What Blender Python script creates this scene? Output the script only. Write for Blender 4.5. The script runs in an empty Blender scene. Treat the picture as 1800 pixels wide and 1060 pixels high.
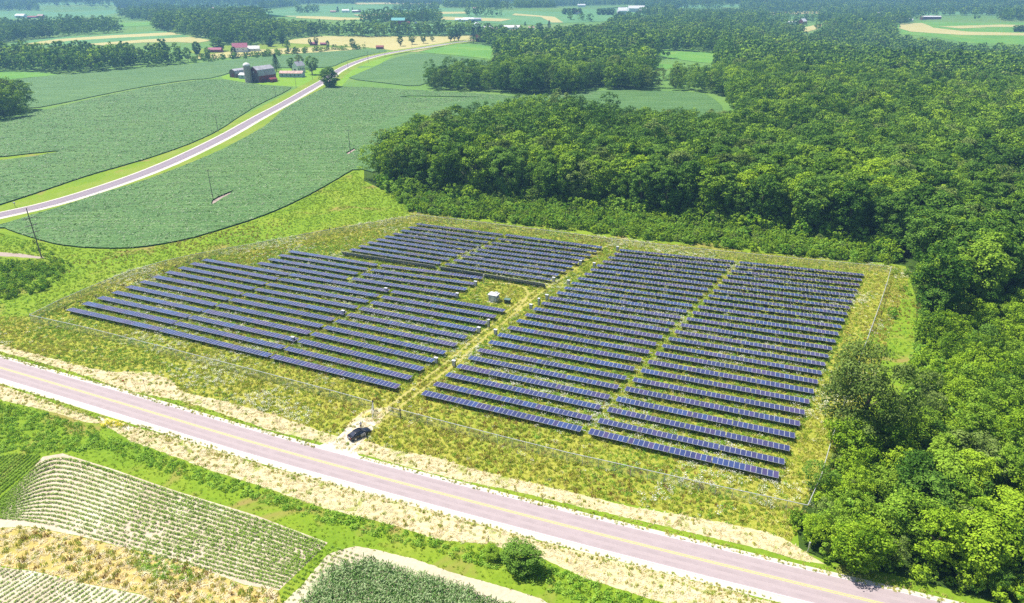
import bpy, bmesh, math, random
import numpy as np
from mathutils import Vector, Matrix
from mathutils.geometry import delaunay_2d_cdt

S = bpy.context.scene
COL = S.collection
R = math.radians

# ------------------------------------------------------------------ camera, sky, sun, exposure
CAMH = 80.0
F = 1200.0                       # focal length in pixels of the 1800 px wide photograph
PITCH = math.atan((530 + 36) / F)
cam_d = bpy.data.cameras.new('camera')
cam_d.sensor_width = 36.0
cam_d.lens = F / 1800 * 36
cam_d.clip_start = 1.0
cam_d.clip_end = 20000
cam = bpy.data.objects.new('camera', cam_d)
COL.objects.link(cam)
cam.location = (0, 0, CAMH)
cam.rotation_euler = (math.pi / 2 - PITCH, 0, 0)
S.camera = cam

SUN_EL, SUN_AZ = R(62), R(-62)    # azimuth measured clockwise from +Y
W = bpy.data.worlds.new('World'); S.world = W; W.use_nodes = True
wn = W.node_tree.nodes; wl = W.node_tree.links
sky = wn.new('ShaderNodeTexSky'); sky.sky_type = 'NISHITA'; sky.sun_disc = False
sky.sun_elevation = SUN_EL; sky.sun_rotation = SUN_AZ
wl.new(sky.outputs[0], wn['Background'].inputs[0]); wn['Background'].inputs[1].default_value = 0.09
sd = bpy.data.lights.new('sun', 'SUN'); sd.energy = 5.0; sd.angle = R(0.5); sd.color = (1, .955, .87)
sun = bpy.data.objects.new('sun', sd); COL.objects.link(sun)
to_sun = Vector((math.sin(SUN_AZ) * math.cos(SUN_EL), math.cos(SUN_AZ) * math.cos(SUN_EL), math.sin(SUN_EL)))
sun.rotation_euler = to_sun.to_track_quat('Z', 'Y').to_euler()
S.view_settings.view_transform = 'Standard'; S.view_settings.look = 'None'
S.view_settings.exposure = 0.50; S.view_settings.gamma = 1
S.render.engine = 'CYCLES'
S.cycles.use_denoising = False
S.cycles.max_bounces = 5; S.cycles.diffuse_bounces = 3; S.cycles.glossy_bounces = 2
S.cycles.transmission_bounces = 3; S.cycles.transparent_max_bounces = 8; S.cycles.volume_bounces = 0
S.cycles.use_adaptive_sampling = True; S.cycles.adaptive_threshold = 0.02

# ------------------------------------------------------------------ terrain and projection
def sst(a, b, x):
    t = np.clip((x - a) / (b - a), 0, 1); return t * t * (3 - 2 * t)
def hgt(x, y):
    x = np.asarray(x, float); y = np.asarray(y, float)
    r = np.hypot(x, y)
    far = sst(850, 1900, r)
    h = far * (6 * np.sin(x / 170 + 1) * np.sin(y / 240 + .4) + 9 * np.sin(x / 420 + 2) * np.cos(y / 330 + .5))
    side = sst(250, 560, x)
    h = h - 24 * side * sst(640, 860, y) * (1 - sst(900, 1500, y))          # wooded valley on the right
    h = h + 16 * np.exp(-((x + 420) / 300) ** 2 - ((y - 1350) / 260) ** 2)   # wooded hill on the left
    h = h + sst(2500, 5200, y) * (34 + 20 * np.sin(x / 800 + 1) + 8 * np.sin(x / 260))
    return h
cp, sp_ = math.cos(PITCH), math.sin(PITCH)
def ray(px, py):
    a = (px - 900) / F; b = -(py - 530) / F
    return np.array((a, cp + b * sp_, -sp_ + b * cp))
TS = np.geomspace(60, 9000, 700)
def P(px, py, z=None):
    """point of the land (or of the level z) seen at photo pixel px, py"""
    d = ray(px, py)
    if z is not None or py > 215:
        z = z or 0.0
        t = (z - CAMH) / d[2]
        return Vector((d[0] * t, d[1] * t, z))
    X = d[0] * TS; Y = d[1] * TS; Z = CAMH + d[2] * TS
    u = Z - hgt(X, Y)
    k = np.argmax(u < 0)
    if u[k] >= 0: k = len(TS) - 1
    lo, hi = TS[max(k - 1, 0)], TS[k]
    for _ in range(18):
        m = (lo + hi) / 2
        if CAMH + d[2] * m - hgt(d[0] * m, d[1] * m) < 0: hi = m
        else: lo = m
    t = hi
    return Vector((d[0] * t, d[1] * t, float(hgt(d[0] * t, d[1] * t))))
def pix(x, y, z):
    dz = z - CAMH
    dep = y * cp - dz * sp_
    up = y * sp_ + dz * cp
    return 900 + F * x / dep, 530 - F * up / dep
def inpoly(px, py, poly):
    px = np.asarray(px); py = np.asarray(py); ins = np.zeros(px.shape, bool)
    n = len(poly); j = n - 1
    for i in range(n):
        xi, yi = poly[i]; xj, yj = poly[j]
        if yi != yj:
            c = ((yi > py) != (yj > py)) & (px < (xj - xi) * (py - yi) / (yj - yi) + xi)
            ins ^= c
        j = i
    return ins

# ------------------------------------------------------------------ materials
MATS = {}
def newmat(name):
    m = bpy.data.materials.new(name); m.use_nodes = True; MATS[name] = m
    nt = m.node_tree; return m, nt, nt.nodes, nt.links, nt.nodes['Principled BSDF']
def plain(name, col, rough=.7, metal=0, spec=.3, var=0.0, scale=3.0):
    m, nt, n, l, b = newmat(name)
    b.inputs['Base Color'].default_value = (*col, 1); b.inputs['Roughness'].default_value = rough
    b.inputs['Metallic'].default_value = metal; b.inputs['Specular IOR Level'].default_value = spec
    if var:
        tc = n.new('ShaderNodeTexCoord'); nz = n.new('ShaderNodeTexNoise'); nz.inputs['Scale'].default_value = scale
        nz.inputs['Detail'].default_value = 5
        l.new(tc.outputs['Object'], nz.inputs['Vector'])
        r = n.new('ShaderNodeValToRGB'); l.new(nz.outputs['Fac'], r.inputs[0])
        r.color_ramp.elements[0].position = .3; r.color_ramp.elements[1].position = .7
        r.color_ramp.elements[0].color = (*[c * (1 - var) for c in col], 1)
        r.color_ramp.elements[1].color = (*[min(1, c * (1 + var)) for c in col], 1)
        l.new(r.outputs[0], b.inputs['Base Color'])
    return m
def ramp(n, l, fac, stops):
    r = n.new('ShaderNodeValToRGB'); e = r.color_ramp.elements
    while len(e) < len(stops): e.new(.5)
    for k, (p, c) in enumerate(stops):
        e[k].position = p; e[k].color = (*c, 1) if len(c) == 3 else c
    l.new(fac, r.inputs[0]); return r.outputs[0]
def noise(n, l, vec, scale, detail=4, rough=.6, dist=0):
    z = n.new('ShaderNodeTexNoise'); z.inputs['Scale'].default_value = scale; z.inputs['Detail'].default_value = detail
    z.inputs['Roughness'].default_value = rough; z.inputs['Distortion'].default_value = dist
    l.new(vec, z.inputs['Vector']); return z.outputs['Fac']
def mapping(n, l, rot=0, scale=(1, 1, 1)):
    g = n.new('ShaderNodeNewGeometry'); m = n.new('ShaderNodeMapping')
    m.inputs['Rotation'].default_value = (0, 0, rot); m.inputs['Scale'].default_value = scale
    l.new(g.outputs['Position'], m.inputs['Vector']); return m.outputs[0]
def mixc(n, l, fac, a, b, mode='MIX'):
    x = n.new('ShaderNodeMix'); x.data_type = 'RGBA'; x.blend_type = mode
    if isinstance(fac, float): x.inputs[0].default_value = fac
    else: l.new(fac, x.inputs[0])
    for i, v in ((6, a), (7, b)):
        if isinstance(v, tuple): x.inputs[i].default_value = (*v, 1)
        else: l.new(v, x.inputs[i])
    return x.outputs[2]
def ground_mat(name, fine, broad, fs=.9, bs=.05, bump=.5, bd=.25, third=None, stretch=None, rot=0, broadmix=.5):
    """fine: ramp stops of the close texture; broad: ramp stops of the wide patches"""
    m, nt, n, l, b = newmat(name)
    v = mapping(n, l, rot, stretch or (1, 1, 1)); v0 = mapping(n, l)
    nf = noise(n, l, v, fs, 6, .7); nb = noise(n, l, v0, bs, 5, .6, .6)
    c = mixc(n, l, broadmix, ramp(n, l, nf, fine), ramp(n, l, nb, broad))
    if third:
        sc, stops = third
        nz = noise(n, l, v0, sc, 3, .6, 1.0)
        x = n.new('ShaderNodeValToRGB'); x.color_ramp.elements[0].position = stops[0]; x.color_ramp.elements[1].position = stops[1]
        l.new(nz, x.inputs[0]); c = mixc(n, l, x.outputs[0], c, stops[2])
    l.new(c, b.inputs['Base Color']); b.inputs['Roughness'].default_value = .95; b.inputs['Specular IOR Level'].default_value = .1
    bp = n.new('ShaderNodeBump'); bp.inputs['Strength'].default_value = bump; bp.inputs['Distance'].default_value = bd
    l.new(nf, bp.inputs['Height']); l.new(bp.outputs[0], b.inputs['Normal'])
    return m
G3 = lambda a, b, c: [(.28, a), (.5, b), (.72, c)]
ground_mat('turf', G3((.09, .17, .015), (.18, .29, .02), (.29, .39, .04)), G3((.12, .24, .018), (.21, .31, .02), (.33, .35, .05)), third=(.07, (.56, .68, (.30, .25, .07))))
ground_mat('far_turf', G3((.09, .19, .035), (.14, .27, .05), (.2, .31, .07)), G3((.08, .2, .06), (.15, .27, .06), (.26, .3, .1)), fs=.2, bs=.006, bump=.1)
ground_mat('verge_grass', G3((.12, .2, .02), (.2, .3, .025), (.3, .36, .05)), G3((.14, .26, .02), (.22, .3, .03), (.34, .33, .09)), fs=.7)
ground_mat('yard_grass', G3((.12, .26, .02), (.18, .34, .025), (.26, .40, .04)), G3((.14, .3, .02), (.2, .35, .03), (.26, .36, .05)), fs=.5)
ground_mat('meadow', [(.38, (.20, .25, .025)), (.5, (.34, .38, .045)), (.62, (.56, .54, .15))], G3((.2, .26, .02), (.32, .31, .035), (.44, .36, .08)), fs=1.9, bump=.8)
ground_mat('mown_straw', G3((.3, .3, .1), (.58, .50, .29), (.78, .68, .47)), G3((.4, .37, .13), (.64, .55, .33), (.72, .59, .42)), fs=1.1, stretch=(.35, 1.6, 1), rot=R(22), broadmix=.35, third=(.22, (.56, .66, (.3, .34, .07))))
ground_mat('gravel', G3((.52, .46, .36), (.64, .58, .47), (.76, .71, .6)), G3((.54, .48, .38), (.64, .58, .47), (.74, .69, .58)), fs=2.5, bump=.2)
ground_mat('bare_soil', G3((.42, .33, .23), (.56, .46, .34), (.72, .63, .48)), G3((.42, .33, .25), (.58, .48, .36), (.82, .76, .6)), fs=1.3, bs=.09)
ground_mat('pale_soil', G3((.42, .35, .24), (.56, .48, .34), (.7, .62, .47)), G3((.44, .37, .26), (.56, .48, .35), (.66, .58, .43)), fs=1.6)
ground_mat('golden_grass', G3((.26, .22, .04), (.52, .40, .12), (.72, .56, .26)), G3((.26, .30, .05), (.52, .4, .14), (.66, .46, .2)), fs=.9, bs=.22)
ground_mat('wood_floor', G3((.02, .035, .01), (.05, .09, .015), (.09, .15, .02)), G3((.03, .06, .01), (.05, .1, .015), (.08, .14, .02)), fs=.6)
ground_mat('straw_field', G3((.40, .36, .14), (.50, .44, .18), (.58, .50, .22)), G3((.36, .36, .12), (.48, .43, .17), (.56, .48, .22)), fs=.3, bs=.01, bump=.1)
ground_mat('lime_field', G3((.10, .24, .03), (.14, .32, .05), (.2, .36, .07)), G3((.09, .24, .04), (.14, .3, .05), (.28, .38, .07)), fs=.3, bs=.02, bump=.2)
def soy(name, rot, tint=1.0, sp=(.06, .55)):
    m, nt, n, l, b = newmat(name)
    v = mapping(n, l, rot, (sp[0], 1, 1)); v0 = mapping(n, l)
    nf = noise(n, l, v0, 1.5, 7, .8); nr = noise(n, l, v, sp[1], 5, .75); nb = noise(n, l, v0, .02, 4, .6, .8)
    c = ramp(n, l, nf, [(.38, (.008, .035, .006)), (.46, (.045 * tint, .135, .025)), (.54, (.115 * tint, .245, .055)), (.62, (.42, .52, .28))])  # palest stop paints leaf sparkle into the crop colour
    c = mixc(n, l, .36, c, ramp(n, l, nr, [(.40, (.015, .055, .01)), (.5, (.09, .195, .04)), (.60, (.2, .32, .10))]))
    c = mixc(n, l, .18, c, ramp(n, l, nb, [(.35, (.06, .17, .03)), (.55, (.105, .22, .045)), (.72, (.2, .29, .06))]))
    sx = n.new('ShaderNodeSeparateXYZ'); vv = mapping(n, l, rot); l.new(vv, sx.inputs[0]); wob = n.new('ShaderNodeMath'); wob.operation = 'MULTIPLY_ADD'; l.new(nb, wob.inputs[0]); wob.inputs[1].default_value = 26; l.new(sx.outputs[1], wob.inputs[2])
    for per, wd, amt in ((24.0, .9, .45), (3.05, .55, .22)):
        q = n.new('ShaderNodeMath'); q.operation = 'PINGPONG'; l.new(wob.outputs[0], q.inputs[0]); q.inputs[1].default_value = per / 2
        h = n.new('ShaderNodeMapRange'); l.new(q.outputs[0], h.inputs[0]); h.inputs[1].default_value = 0; h.inputs[2].default_value = wd; h.inputs[3].default_value = amt; h.inputs[4].default_value = 0
        c = mixc(n, l, h.outputs[0], c, (.02, .06, .015))
    l.new(c, b.inputs['Base Color']); b.inputs['Roughness'].default_value = .75; b.inputs['Specular IOR Level'].default_value = .25
    bp = n.new('ShaderNodeBump'); bp.inputs['Strength'].default_value = .55; bp.inputs['Distance'].default_value = .5
    l.new(nf, bp.inputs['Height']); l.new(bp.outputs[0], b.inputs['Normal'])
    return m
soy('crop_leaf', R(-32)); soy('crop_leaf_west', R(-25))
m = soy('crop_leaf_far', R(-20))
plain('crop_side', (.02, .06, .015), .9, var=.5, scale=1.0)
def road_mat(name, col, ang, dark):
    m, nt, n, l, b = newmat(name)
    v = mapping(n, l, -ang, (.012, .9, 1)); v0 = mapping(n, l)
    a = noise(n, l, v, 1.0, 5, .6); f = noise(n, l, v0, 3.0, 5, .7)
    c = mixc(n, l, .6, ramp(n, l, a, [(.3, dark), (.6, col)]), ramp(n, l, f, [(.3, tuple(x * .86 for x in col)), (.7, tuple(min(.9, x * 1.08) for x in col))]))
    l.new(c, b.inputs['Base Color']); b.inputs['Roughness'].default_value = .85
    return m
road_mat('pink_asphalt', (.42, .342, .342), R(-22), (.375, .305, .31))
road_mat('grey_asphalt', (.30, .25, .28), R(40), (.22, .18, .21))
plain('tyre_track', (.27, .215, .25), .9, var=.12, scale=.6)
plain('tyre_track_near', (.385, .315, .318), .9, var=.08, scale=.5)
plain('yellow_paint', (.58, .52, .2), .7, var=.1); plain('white_paint', (.75, .73, .72), .7, var=.1)
ground_mat('track_grass', G3((.25, .25, .05), (.4, .37, .1), (.54, .47, .2)), G3((.28, .3, .05), (.4, .36, .1), (.5, .42, .16)), fs=1.2)
ground_mat('pink_soil', G3((.26, .2, .17), (.38, .29, .25), (.5, .4, .34)), G3((.3, .22, .2), (.38, .29, .25), (.48, .42, .34)), fs=1.1)
# foliage
def foliage(name, c0, c1, c2, trans=.15, sc=.35):
    m = bpy.data.materials.new(name); m.use_nodes = True; MATS[name] = m
    nt = m.node_tree; n = nt.nodes; l = nt.links; n.remove(n['Principled BSDF'])
    g = n.new('ShaderNodeNewGeometry'); oi = n.new('ShaderNodeObjectInfo')
    nz = noise(n, l, g.outputs['Position'], sc, 3, .6)
    ad = n.new('ShaderNodeMath'); ad.operation = 'MULTIPLY_ADD'; l.new(oi.outputs['Random'], ad.inputs[0]); ad.inputs[1].default_value = .5
    l.new(nz, ad.inputs[2])
    mu = n.new('ShaderNodeMath'); mu.operation = 'SUBTRACT'; l.new(ad.outputs[0], mu.inputs[0]); mu.inputs[1].default_value = .27
    rd = n.new('ShaderNodeMath'); rd.operation = 'MULTIPLY_ADD'; l.new(g.outputs['Random Per Island'], rd.inputs[0]); rd.inputs[1].default_value = .55
    l.new(mu.outputs[0], rd.inputs[2])
    c = ramp(n, l, rd.outputs[0], [(.3, c0), (.62, c1), (.95, c2)])
    d = n.new('ShaderNodeBsdfDiffuse'); t = n.new('ShaderNodeBsdfTranslucent'); mx = n.new('ShaderNodeMixShader')
    l.new(c, d.inputs[0]); l.new(c, t.inputs[0]); mx.inputs[0].default_value = trans
    l.new(d.outputs[0], mx.inputs[1]); l.new(t.outputs[0], mx.inputs[2])
    l.new(mx.outputs[0], n['Material Output'].inputs[0]); return m
foliage('leaf_dark', (.024, .065, .008), (.07, .165, .02), (.18, .32, .045))
foliage('leaf_mid', (.045, .11, .01), (.135, .26, .02), (.30, .46, .045))
foliage('leaf_lime', (.07, .15, .01), (.19, .33, .018), (.36, .52, .035))
foliage('leaf_olive', (.045, .085, .016), (.12, .185, .032), (.25, .34, .08))
foliage('needle', (.008, .025, .012), (.02, .05, .02), (.04, .085, .03))
foliage('grass_olive', (.32, .37, .03), (.52, .54, .06), (.78, .72, .24), sc=.15)
foliage('grass_lime', (.2, .32, .025), (.34, .48, .035), (.56, .66, .1), sc=.15)
foliage('weed_green', (.08, .2, .015), (.18, .38, .03), (.36, .56, .08), sc=.3)
foliage('soy_green', (.10, .2, .015), (.19, .33, .03), (.3, .46, .07), sc=.3)
foliage('corn_green', (.035, .10, .02), (.13, .27, .05), (.48, .6, .3), sc=.8)  # pale last colour paints highlights onto the corn leaves
foliage('straw', (.45, .36, .15), (.72, .6, .32), (.88, .8, .56), sc=.3)
foliage('brown_grass', (.2, .13, .03), (.38, .24, .06), (.5, .36, .12), sc=.3)
foliage('crop_tops', (.05, .14, .025), (.14, .28, .06), (.52, .62, .38), sc=.5)  # whitish last colour stands in for glints on the bean leaves
ground_mat('pale_crop', G3((.08, .2, .07), (.13, .28, .1), (.19, .35, .13)), G3((.1, .24, .08), (.14, .3, .11), (.24, .36, .13)), fs=.3, bs=.01, bump=.1)
plain('petal', (.8, .8, .72), .8); plain('yellow_petal', (.8, .65, .02), .8)
plain('bark', (.16, .12, .09), .95, var=.3); plain('dead_bark', (.34, .29, .25), .9, var=.2)
plain('pole_wood', (.2, .16, .15), .9, var=.25); plain('steel', (.5, .51, .53), .4, metal=.6, var=.1)
plain('galvanised', (.48, .49, .5), .5, metal=.0, var=.08); plain('dark_metal', (.04, .04, .045), .6)
plain('insulator', (.45, .55, .52), .3); plain('tyre', (.015, .015, .016), .85); plain('rim', (.6, .6, .62), .3, metal=.7)
plain('cabinet_grey', (.46, .47, .5), .55, var=.05); plain('cabinet_top', (.66, .66, .68), .5); plain('transformer_green', (.12, .2, .17), .5, var=.1)
plain('barn_red', (.24, .055, .055), .9, var=.35, scale=.8); plain('barn_grey', (.19, .13, .14), .9, var=.3, scale=.6)
plain('roof_grey', (.46, .44, .47), .8, var=.2, scale=.4); plain('silo_stave', (.42, .35, .32), .85, var=.2); plain('white_wall', (.72, .73, .76), .7, var=.06)
plain('blue_wall', (.36, .44, .58), .7, var=.1); plain('rusty_roof', (.58, .38, .33), .8, var=.35, scale=.35); plain('red_roof', (.36, .11, .1), .8, var=.15)
plain('magenta_roof', (.38, .1, .16), .7, var=.15); plain('teal_roof', (.15, .45, .42), .7, var=.1); plain('window_glass', (.04, .05, .07), .15, spec=.6)
plain('white_roof', (.8, .78, .77), .6, var=.06); plain('dark_door', (.05, .04, .04), .9)

# ------------------------------------------------------------------ helpers
def tag(o, label=None, cat=None, group=None, kind=None):
    if label: o['label'] = label
    if cat: o['category'] = cat
    if group: o['group'] = group
    if kind: o['kind'] = kind
    return o
def link(name, me, parent=None):
    o = bpy.data.objects.new(name, me); COL.objects.link(o)
    if parent: o.parent = parent
    return o
def empty(name, loc=(0, 0, 0), rz=0):
    o = link(name, None); o.location = loc; o.rotation_euler = (0, 0, rz); o.empty_display_size = .5; return o
def npmesh(name, V, Fc, mats, mi=None, smooth=False):
    V = np.asarray(V, np.float32); Fc = np.asarray(Fc, np.int32)
    me = bpy.data.meshes.new(name)
    me.vertices.add(len(V)); me.vertices.foreach_set('co', V.ravel())
    k = Fc.shape[1]
    me.loops.add(Fc.size); me.loops.foreach_set('vertex_index', Fc.ravel())
    me.polygons.add(len(Fc)); me.polygons.foreach_set('loop_start', np.arange(0, Fc.size, k, dtype=np.int32))
    me.polygons.foreach_set('loop_total', np.full(len(Fc), k, np.int32))
    for m in mats: me.materials.append(MATS[m])
    if mi is not None: me.polygons.foreach_set('material_index', np.asarray(mi, np.int32))
    me.polygons.foreach_set('use_smooth', np.full(len(Fc), bool(smooth)))
    me.update(calc_edges=True); return me
class MB:
    """collects boxes, tubes and prisms of one part"""
    def __init__(s): s.v = []; s.f = []; s.m = []
    def add(s, vs, fs, mi=0):
        b = len(s.v); s.v += [tuple(v) for v in vs]; s.f += [tuple(b + i for i in f) for f in fs]; s.m += [mi] * len(fs); return s
    def box(s, c, d, rz=0, mi=0, ry=0):
        M = Matrix.Rotation(rz, 3, 'Z') @ Matrix.Rotation(ry, 3, 'Y'); c = Vector(c)
        vs = [c + M @ Vector((x * d[0] / 2, y * d[1] / 2, z * d[2] / 2)) for x in (-1, 1) for y in (-1, 1) for z in (-1, 1)]
        return s.add(vs, [(0, 1, 3, 2), (4, 6, 7, 5), (0, 4, 5, 1), (2, 3, 7, 6), (0, 2, 6, 4), (1, 5, 7, 3)], mi)
    def tube(s, p, q, r0, r1=None, n=8, mi=0, cap=True):
        p = Vector(p); q = Vector(q); r1 = r0 if r1 is None else r1
        a = (q - p).normalized(); u = a.orthogonal().normalized(); w = a.cross(u)
        vs = [c + (u * math.cos(t) + w * math.sin(t)) * r for c, r in ((p, r0), (q, r1)) for t in [2 * math.pi * i / n for i in range(n)]]
        fs = [(i, (i + 1) % n, n + (i + 1) % n, n + i) for i in range(n)]
        if cap: fs += [tuple(range(n))[::-1], tuple(range(n, 2 * n))]
        return s.add(vs, fs, mi)
    def build(s, name, mats, parent=None, smooth=False):
        me = bpy.data.meshes.new(name); me.from_pydata(s.v, [], s.f)
        for m in ([mats] if isinstance(mats, str) else mats): me.materials.append(MATS[m])
        me.polygons.foreach_set('material_index', s.m)
        if smooth: me.polygons.foreach_set('use_smooth', [True] * len(s.f))
        me.update(); return link(name, me, parent)

def drape(name, poly, mat, off=.004, step=None, holes=(), slab=0, smooth=None, kind='structure', mats=None, label=None):
    """a polygon given in photo pixels, laid on the land; slab > 0 raises it as a crop with side faces"""
    if smooth: poly = chaikin(poly, smooth)
    pts = [P(*p) for p in poly]
    p2 = [Vector((p.x, p.y)) for p in pts]
    xs = [p.x for p in p2]; ys = [p.y for p in p2]
    n0 = len(p2)
    if step:
        gx = np.arange(min(xs), max(xs), step); gy = np.arange(min(ys), max(ys), step)
        GX, GY = np.meshgrid(gx, gy); GX = GX.ravel(); GY = GY.ravel()
        k = inpoly(GX, GY, [tuple(p) for p in p2])
        p2 += [Vector(q) for q in zip(GX[k], GY[k])]
    hw = [[P(*p) for p in h] for h in holes]
    edges = [(i, (i + 1) % n0) for i in range(n0)]
    for h in hw:
        b = len(p2); p2 += [Vector((q.x, q.y)) for q in h]; edges += [(b + i, b + (i + 1) % len(h)) for i in range(len(h))]
    vs, es, fs, *_ = delaunay_2d_cdt(p2, edges, [tuple(range(n0))], 1, 1e-4)
    vs = np.array([tuple(v) for v in vs]); tri = []
    for f in fs:
        c = sum((Vector(vs[i]) for i in f), Vector((0, 0))) / len(f)
        if any(inpoly(c.x, c.y, [(q.x, q.y) for q in h]) for h in hw): continue
        a = (vs[f[1]] - vs[f[0]]); b = (vs[f[2]] - vs[f[0]])
        f = list(f)
        if a[0] * b[1] - a[1] * b[0] < 0: f = f[::-1]
        for k in range(1, len(f) - 1): tri.append((f[0], f[k], f[k + 1]))
    z = hgt(vs[:, 0], vs[:, 1])
    V = np.c_[vs, z + off + slab]; mi = [0] * len(tri)
    if slab:
        cnt = {}
        for t in tri:
            for a, b in ((t[0], t[1]), (t[1], t[2]), (t[2], t[0])):
                cnt[(a, b)] = 1
        bd = [(a, b) for (a, b) in cnt if (b, a) not in cnt]
        base = len(V); V = np.r_[V, np.c_[vs, z - .3]]
        for a, b in bd: tri += [(a, base + a, base + b), (a, base + b, b)]; mi += [1, 1]
    o = link(name, npmesh(name, V, tri, [mat, 'crop_side'] if slab else [mat], mi))
    tag(o, label=label, kind=kind); return o
def chaikin(poly, it=1, closed=True):
    for _ in range(it):
        out = []; n = len(poly)
        rng = range(n) if closed else range(n - 1)
        if not closed: out.append(poly[0])
        for i in rng:
            a = poly[i]; b = poly[(i + 1) % n]
            out.append((a[0] * .75 + b[0] * .25, a[1] * .75 + b[1] * .25)); out.append((a[0] * .25 + b[0] * .75, a[1] * .25 + b[1] * .75))
        if not closed: out.append(poly[-1])
        poly = out
    return poly
def wobble(poly, amp, seed, step=6):
    """a ragged outline: points every few pixels, moved a little"""
    rr = random.Random(seed); out = []
    for i in range(len(poly)):
        a = poly[i]; b = poly[(i + 1) % len(poly)]; L = math.hypot(b[0] - a[0], b[1] - a[1]); n = max(1, int(L / step))
        for k in range(n):
            t = k / n; out.append((a[0] + (b[0] - a[0]) * t + rr.uniform(-amp, amp), a[1] + (b[1] - a[1]) * t + rr.uniform(-amp, amp) * .5))
    return out
def ribbon(name, line, lo, hi, mat, off, dash=None, close_pts=None):
    """strip between lateral offsets lo..hi (metres) along a world polyline"""
    V = []; Fc = []
    n = len(line)
    for i in range(n):
        a = line[max(i - 1, 0)]; b = line[min(i + 1, n - 1)]
        d = Vector((b.x - a.x, b.y - a.y)).normalized(); q = Vector((-d.y, d.x))
        for w in (lo, hi):
            x = line[i].x + q.x * w; y = line[i].y + q.y * w
            V.append((x, y, float(hgt(x, y)) + off + .55 * float(sst(790, 880, math.hypot(x, y)))))
    for i in range(n - 1): Fc.append((2 * i, 2 * i + 2, 2 * i + 3, 2 * i + 1))
    o = link(name, npmesh(name, V, Fc, [mat])); tag(o, kind='structure'); return o
def resample(pts, step):
    out = [pts[0]]
    for a, b in zip(pts, pts[1:]):
        n = max(1, int((b - a).length / step)); out += [a.lerp(b, (k + 1) / n) for k in range(n)]
    return out
# ------------------------------------------------------------------ land
def land():
    ys = np.r_[np.arange(-400, 900, 50.), np.arange(900, 3000, 24.), np.arange(3000, 9001, 120.)]
    xs = np.r_[np.arange(-5400, -2200, 120.), np.arange(-2200, 2200, 25.), np.arange(2200, 5401, 120.)]
    X, Y = np.meshgrid(xs, ys); V = np.c_[X.ravel(), Y.ravel(), hgt(X, Y).ravel()]
    nx, ny = len(xs), len(ys); i, j = np.meshgrid(np.arange(nx - 1), np.arange(ny - 1)); a = (j * nx + i).ravel()
    Fc = np.c_[a, a + 1, a + nx + 1, a + nx]
    cy = Y[:-1, :-1].ravel()
    tag(link('ground', npmesh('ground', V, Fc, ['turf', 'far_turf'], (cy > 300).astype(int), True)), kind='structure')
land()

# pixel outlines of the land cover -------------------------------------------------
SOYB = [(5, 400), (20, 407), (60, 420), (100, 431), (150, 436.5), (210, 438), (260, 434.5), (330, 422), (400, 401), (450, 385), (500, 365), (560, 335), (600, 311), (626, 296),
        (640, 268), (652, 240), (668, 218), (700, 206), (740, 195), (800, 180), (840, 176), (880, 176), (940, 172), (1000, 172), (1060, 166), (1040, 163), (1000, 167), (900, 170), (875, 167), (762, 161), (700, 157), (650, 154), (582, 153), (568, 156),
        (540, 170), (500, 191), (470, 221), (430, 243), (387, 266), (325, 292), (250, 320), (175, 342), (110, 364), (62, 378), (0, 397), (-40, 406)]
HOLEB = [(374, 353), (384, 347), (398, 341), (411, 336), (404, 343), (392, 349), (376, 360), (371, 360)]
HOLEB2 = [(697, 171.5), (720, 169.3), (790, 170.3), (850, 171.2), (790, 172.6), (740, 172.6)]
HOLEB3 = [(608, 270), (622, 262), (626, 264), (612, 273)]
SOYA1 = [(-150, 152), (0, 143), (40, 139), (115, 130.5), (200, 123.5), (300, 117.5), (360, 110), (420, 105), (480, 100), (560, 92.5), (620, 88.5), (665, 86.5), (684, 91), (655, 95.5), (625, 101.5), (600, 110), (586, 117.5),
         (540, 121), (500, 119), (470, 119), (440, 118), (415, 125), (389, 133.5), (365, 139), (330, 141), (250, 153), (175, 168), (110, 182), (55, 192), (48, 186), (0, 178), (-150, 185)]
SOYA2 = [(0, 218), (30, 208), (60, 198), (80, 194), (110, 187), (175, 171.5), (250, 156), (330, 144), (365, 141), (395, 140), (430, 146), (470, 151), (514, 153.5), (505, 160), (490, 168), (470, 177), (450, 187), (420, 206), (385, 230), (345, 249), (300, 266), (255, 281), (212, 293), (150, 311), (100, 328), (50, 345), (0, 361), (-60, 380), (-200, 420), (-200, 310), (0, 283), (60, 276), (100, 269), (108, 265.5), (60, 270), (0, 277), (-200, 295), (-200, 240)]
SOYC = [(610, 139), (625, 132), (660, 117), (690, 103), (732, 93), (800, 99), (868, 109), (868, 128), (820, 133), (753, 146), (730, 153), (680, 147)]
FIELDD = [(737, 92), (790, 79.5), (810, 77), (876, 83), (862, 100), (868, 105), (800, 97.5)]
FIELDQ = [(998, 171), (1000, 167), (1040, 160.5), (1100, 159.5), (1180, 161), (1240, 165), (1258, 177), (1272, 190), (1215, 186), (1160, 180), (1080, 172)]
STRAWE = [(505, 71), (560, 63.5), (700, 64), (790, 64), (832, 62.5), (826, 68), (790, 73.5), (720, 86), (690, 88.5), (665, 85.5), (640, 83), (560, 78.5), (510, 76)]
SOYBX = SOYB[:14] + [(664, 306), (700, 285), (760, 245), (850, 228), (1000, 222), (1060, 205)] + SOYB[24:]
FQX = FIELDQ[:8] + [(1262, 216), (1150, 214), (1060, 206)]
assert abs(SOYB[13][0] - 626) < 1 and SOYB[24][0] == 1060, (SOYB[13], SOYB[24])
drape('soybean_field', wobble(chaikin(SOYBX), .45, 31, 5), 'crop_leaf', .0, 12, (HOLEB, HOLEB2, HOLEB3), .5, None, 'stuff', label='blue green bean crop between the far road and the meadow')
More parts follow.
